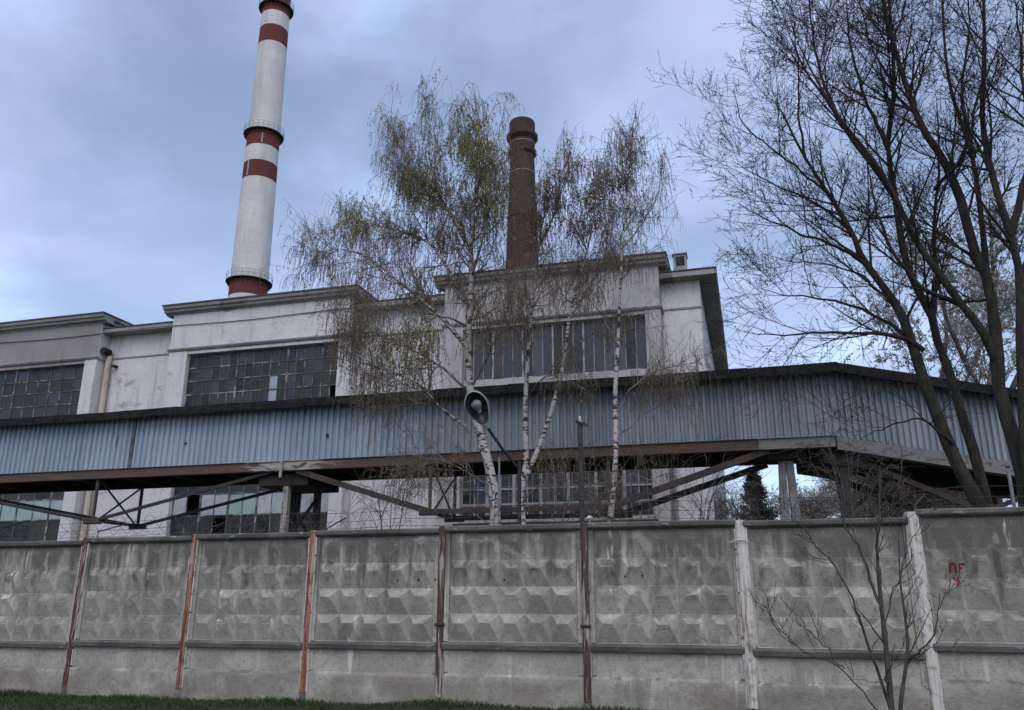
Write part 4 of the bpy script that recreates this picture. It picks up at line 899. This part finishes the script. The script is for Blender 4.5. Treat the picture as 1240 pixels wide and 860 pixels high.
# sapling in front of the fence
bare_tree('sapling', 'slim leafless sapling with several upright stems in front of the fence by the white post', (1084, 905), 11.3,
      [([(1083, 885), (1079, 850), (1072, 776), (1067, 732), (1062, 667), (1064, 628), (1066, 570)], .040, .007, True), ([(1090, 885), (1091, 850), (1099, 788), (1096, 746), (1090, 701), (1088, 640)], .028, .005, True)],
      [([(1078, 858), (1060, 805, -.1), (1043, 760, -.2), (1032, 726, -.3), (1012, 693, -.3), (984, 662, -.4), (960, 640, -.4)], .020, .004), ([(1065, 731), (1043, 684, .1), (1023, 645, .2), (1012, 618, .2), (1004, 555, .3)], .019, .004),
       ([(1078, 880), (1060, 858, .1), (1023, 810, .2), (981, 782, .3), (945, 748, .4), (926, 707, .4)], .011, .003), ([(1023, 810, .2), (993, 768, .1), (969, 743, 0)], .008, .003), ([(1101, 799), (1115, 779, -.1), (1129, 746, -.2), (1139, 698, -.3)], .012, .003),
       ([(1072, 776), (1085, 722, .1), (1098, 682, .2), (1113, 642, .3), (1125, 615, .3)], .010, .003), ([(1097, 800), (1130, 785, -.2), (1165, 762, -.3)], .007, .002), ([(1078, 840), (1050, 815, -.3), (1020, 805, -.5)], .007, .002), ([(1063, 680), (1075, 630, -.3), (1090, 590, -.4)], .008, .003)],
      61, 'sapling_bark', 'sapling_bark', [(4.6, .5, .35, 40, 12, 6, .09, .5), (2, .2, .4, 40, 15, 4, .12, .6)], (1, .018, 'bud'))

# ------------------------------------------------------------------ street lamp, poles
LY = 15.2; pb = atY(629, 640, LY)
lamp = thing('street_lamp', 'street lamp with oval glass head on a bent dark arm in front of the birches', 'street lamp', (pb.x, LY, 0)); LO = Vector((pb.x, LY, 0))
joint = atY(628, 568, LY); hb = atY(589, 516, LY-.75); ht = atY(570, 475, LY-1.05)
m = MB(); m.tube([(0, 0, -.1), (0, 0, joint.z+.15)], .036, 10); obj('pole', m, M['dark_steel'], lamp)
m = MB(); m.tube([Vector((0, 0, joint.z-.06)), joint-LO, (joint-LO).lerp(hb-LO, .5)+Vector((0, 0, -.03)), hb-LO], .028, 8); obj('arm', m, M['dark_steel'], lamp)
ax = (ht-hb); ll = ax.length; ax.normalize(); view = (Vector((0, 0, EYE))-hb).normalized()
fn = (view-ax*view.dot(ax)).normalized(); fn = (fn*.93+Vector((0, 0, -1))*.25); fn = (fn-ax*fn.dot(ax)).normalized(); sx = ax.cross(fn)
def lampshape(prof, k=28):              # prof: (scale, offset along -fn) rings around an egg outline
    m = MB(); v = []
    for sc_, off_ in prof:
        for j in range(k):
            a = 2*math.pi*j/k; u = math.cos(a); w_ = math.sin(a)
            rad = .215*(1-.30*max(0, -u)); c0 = ll*.60
            ext = u*(ll*.42 if u > 0 else ll*.56)
            v.append(ax*(c0+ext*sc_)+sx*(w_*rad*sc_)-fn*off_)
    n = len(prof); m.v = [tuple(x) for x in v]; m.f = [(i*k+j, i*k+(j+1) % k, (i+1)*k+(j+1) % k, (i+1)*k+j) for i in range(n-1) for j in range(k)]
    m.f.append(tuple((n-1)*k+j for j in range(k))); return m
head = obj('lamp_head', lampshape([(.94, -.035), (1.02, -.02), (1.03, .02), (1.0, .05), (.9, .12), (.68, .19), (.35, .225)]), M['lamp_shell'], lamp, hb-LO, smooth=True)
obj('reflector', lampshape([(.93, -.03), (.86, .03), (.6, .10), (.3, .13)]), M['lamp_reflector'], head, smooth=True)
m = MB(); m.tube([ax*ll*.40, ax*ll*.5+fn*.0, ax*ll*.60, ax*ll*.70, ax*ll*.76], [.03, .06, .10, .095, .03], 12); obj('bulb', m, M['bulb'], head, smooth=True)
m = MB(); m.tube([ax*-.05, ax*ll*.08], [.045, .07], 10); obj('socket', m, M['lamp_shell'], head)
UY = 15.0; ub = atY(705, 640, UY); ut = atY(703, 512, UY)
up_ = thing('utility_pole', 'thin dark utility pole with a small crossarm and insulator behind the rusty fence post', 'utility pole', (ub.x, UY, 0)); UO = Vector((ub.x, UY, 0))
m = MB(); m.tube([(0, 0, -.1), (0, 0, ut.z)], [.055, .045], 10); obj('pole', m, M['wood_pole'], up_)
m = MB(); m.bar((-.07, -.06, ut.z+.02), (.16, -.03, ut.z-.07), .04, .05); obj('crossarm', m, M['dark_steel'], up_)
m = MB(); m.lathe([(0, ut.z), (.03, ut.z), (.03, ut.z+.04), (.018, ut.z+.06), (.032, ut.z+.09), (.02, ut.z+.12), (0, ut.z+.13)], 12); obj('insulator', m, M['porcelain'], up_, smooth=True)
tpx = atY(604, 640, 14.6); tt = atY(604, 553, 14.6)
tp = thing('pipe_post', 'thin plain grey steel pipe standing in front of the leaning birch trunk', 'post', (tpx.x, 14.6, 0))
m = MB(); m.tube([(0, 0, -.1), (0, 0, tt.z)], .021, 8); obj('pipe', m, M['pipe_grey'], tp)
m = MB(); m.tube([(0, 0, tt.z+.001), (0, 0, tt.z+.03)], .034, 8); obj('cap', m, M['dark_steel'], tp)
kb = atY(714, 634, FY+.05); kn = thing('round_insulator', 'small round white cap fixed on top of the fence beside a rusty post', 'cap', (kb.x, FY+.05, panel_top(6)))
m = MB(); m.lathe([(0, .12), (.035, .112), (.055, .085), (.055, .065), (.02, .055), (.018, 0)], 16); obj('dome', m, M['porcelain'], kn, smooth=True)
m = MB(); m.lathe([(.0, -.002), (.035, 0), (.035, .015), (.0, .016)], 12); obj('base', m, M['dark_steel'], kn)
r2p = atY(1228, 612, 15.5); r2 = thing('pipe_post', 'thin grey steel pipe standing behind the fence beside the thick dark bare tree', 'post', (r2p.x, 15.5, 0))
m = MB(); m.tube([(0, 0, -.1), (0, 0, atY(1222, 567, 15.5).z)], .028, 8); obj('pipe', m, M['pipe_grey'], r2)
m = MB(); zc_ = atY(1222, 567, 15.5).z; m.tube([(0, 0, zc_+.001), (0, 0, zc_+.03)], .034, 8); obj('cap', m, M['dark_steel'], r2)
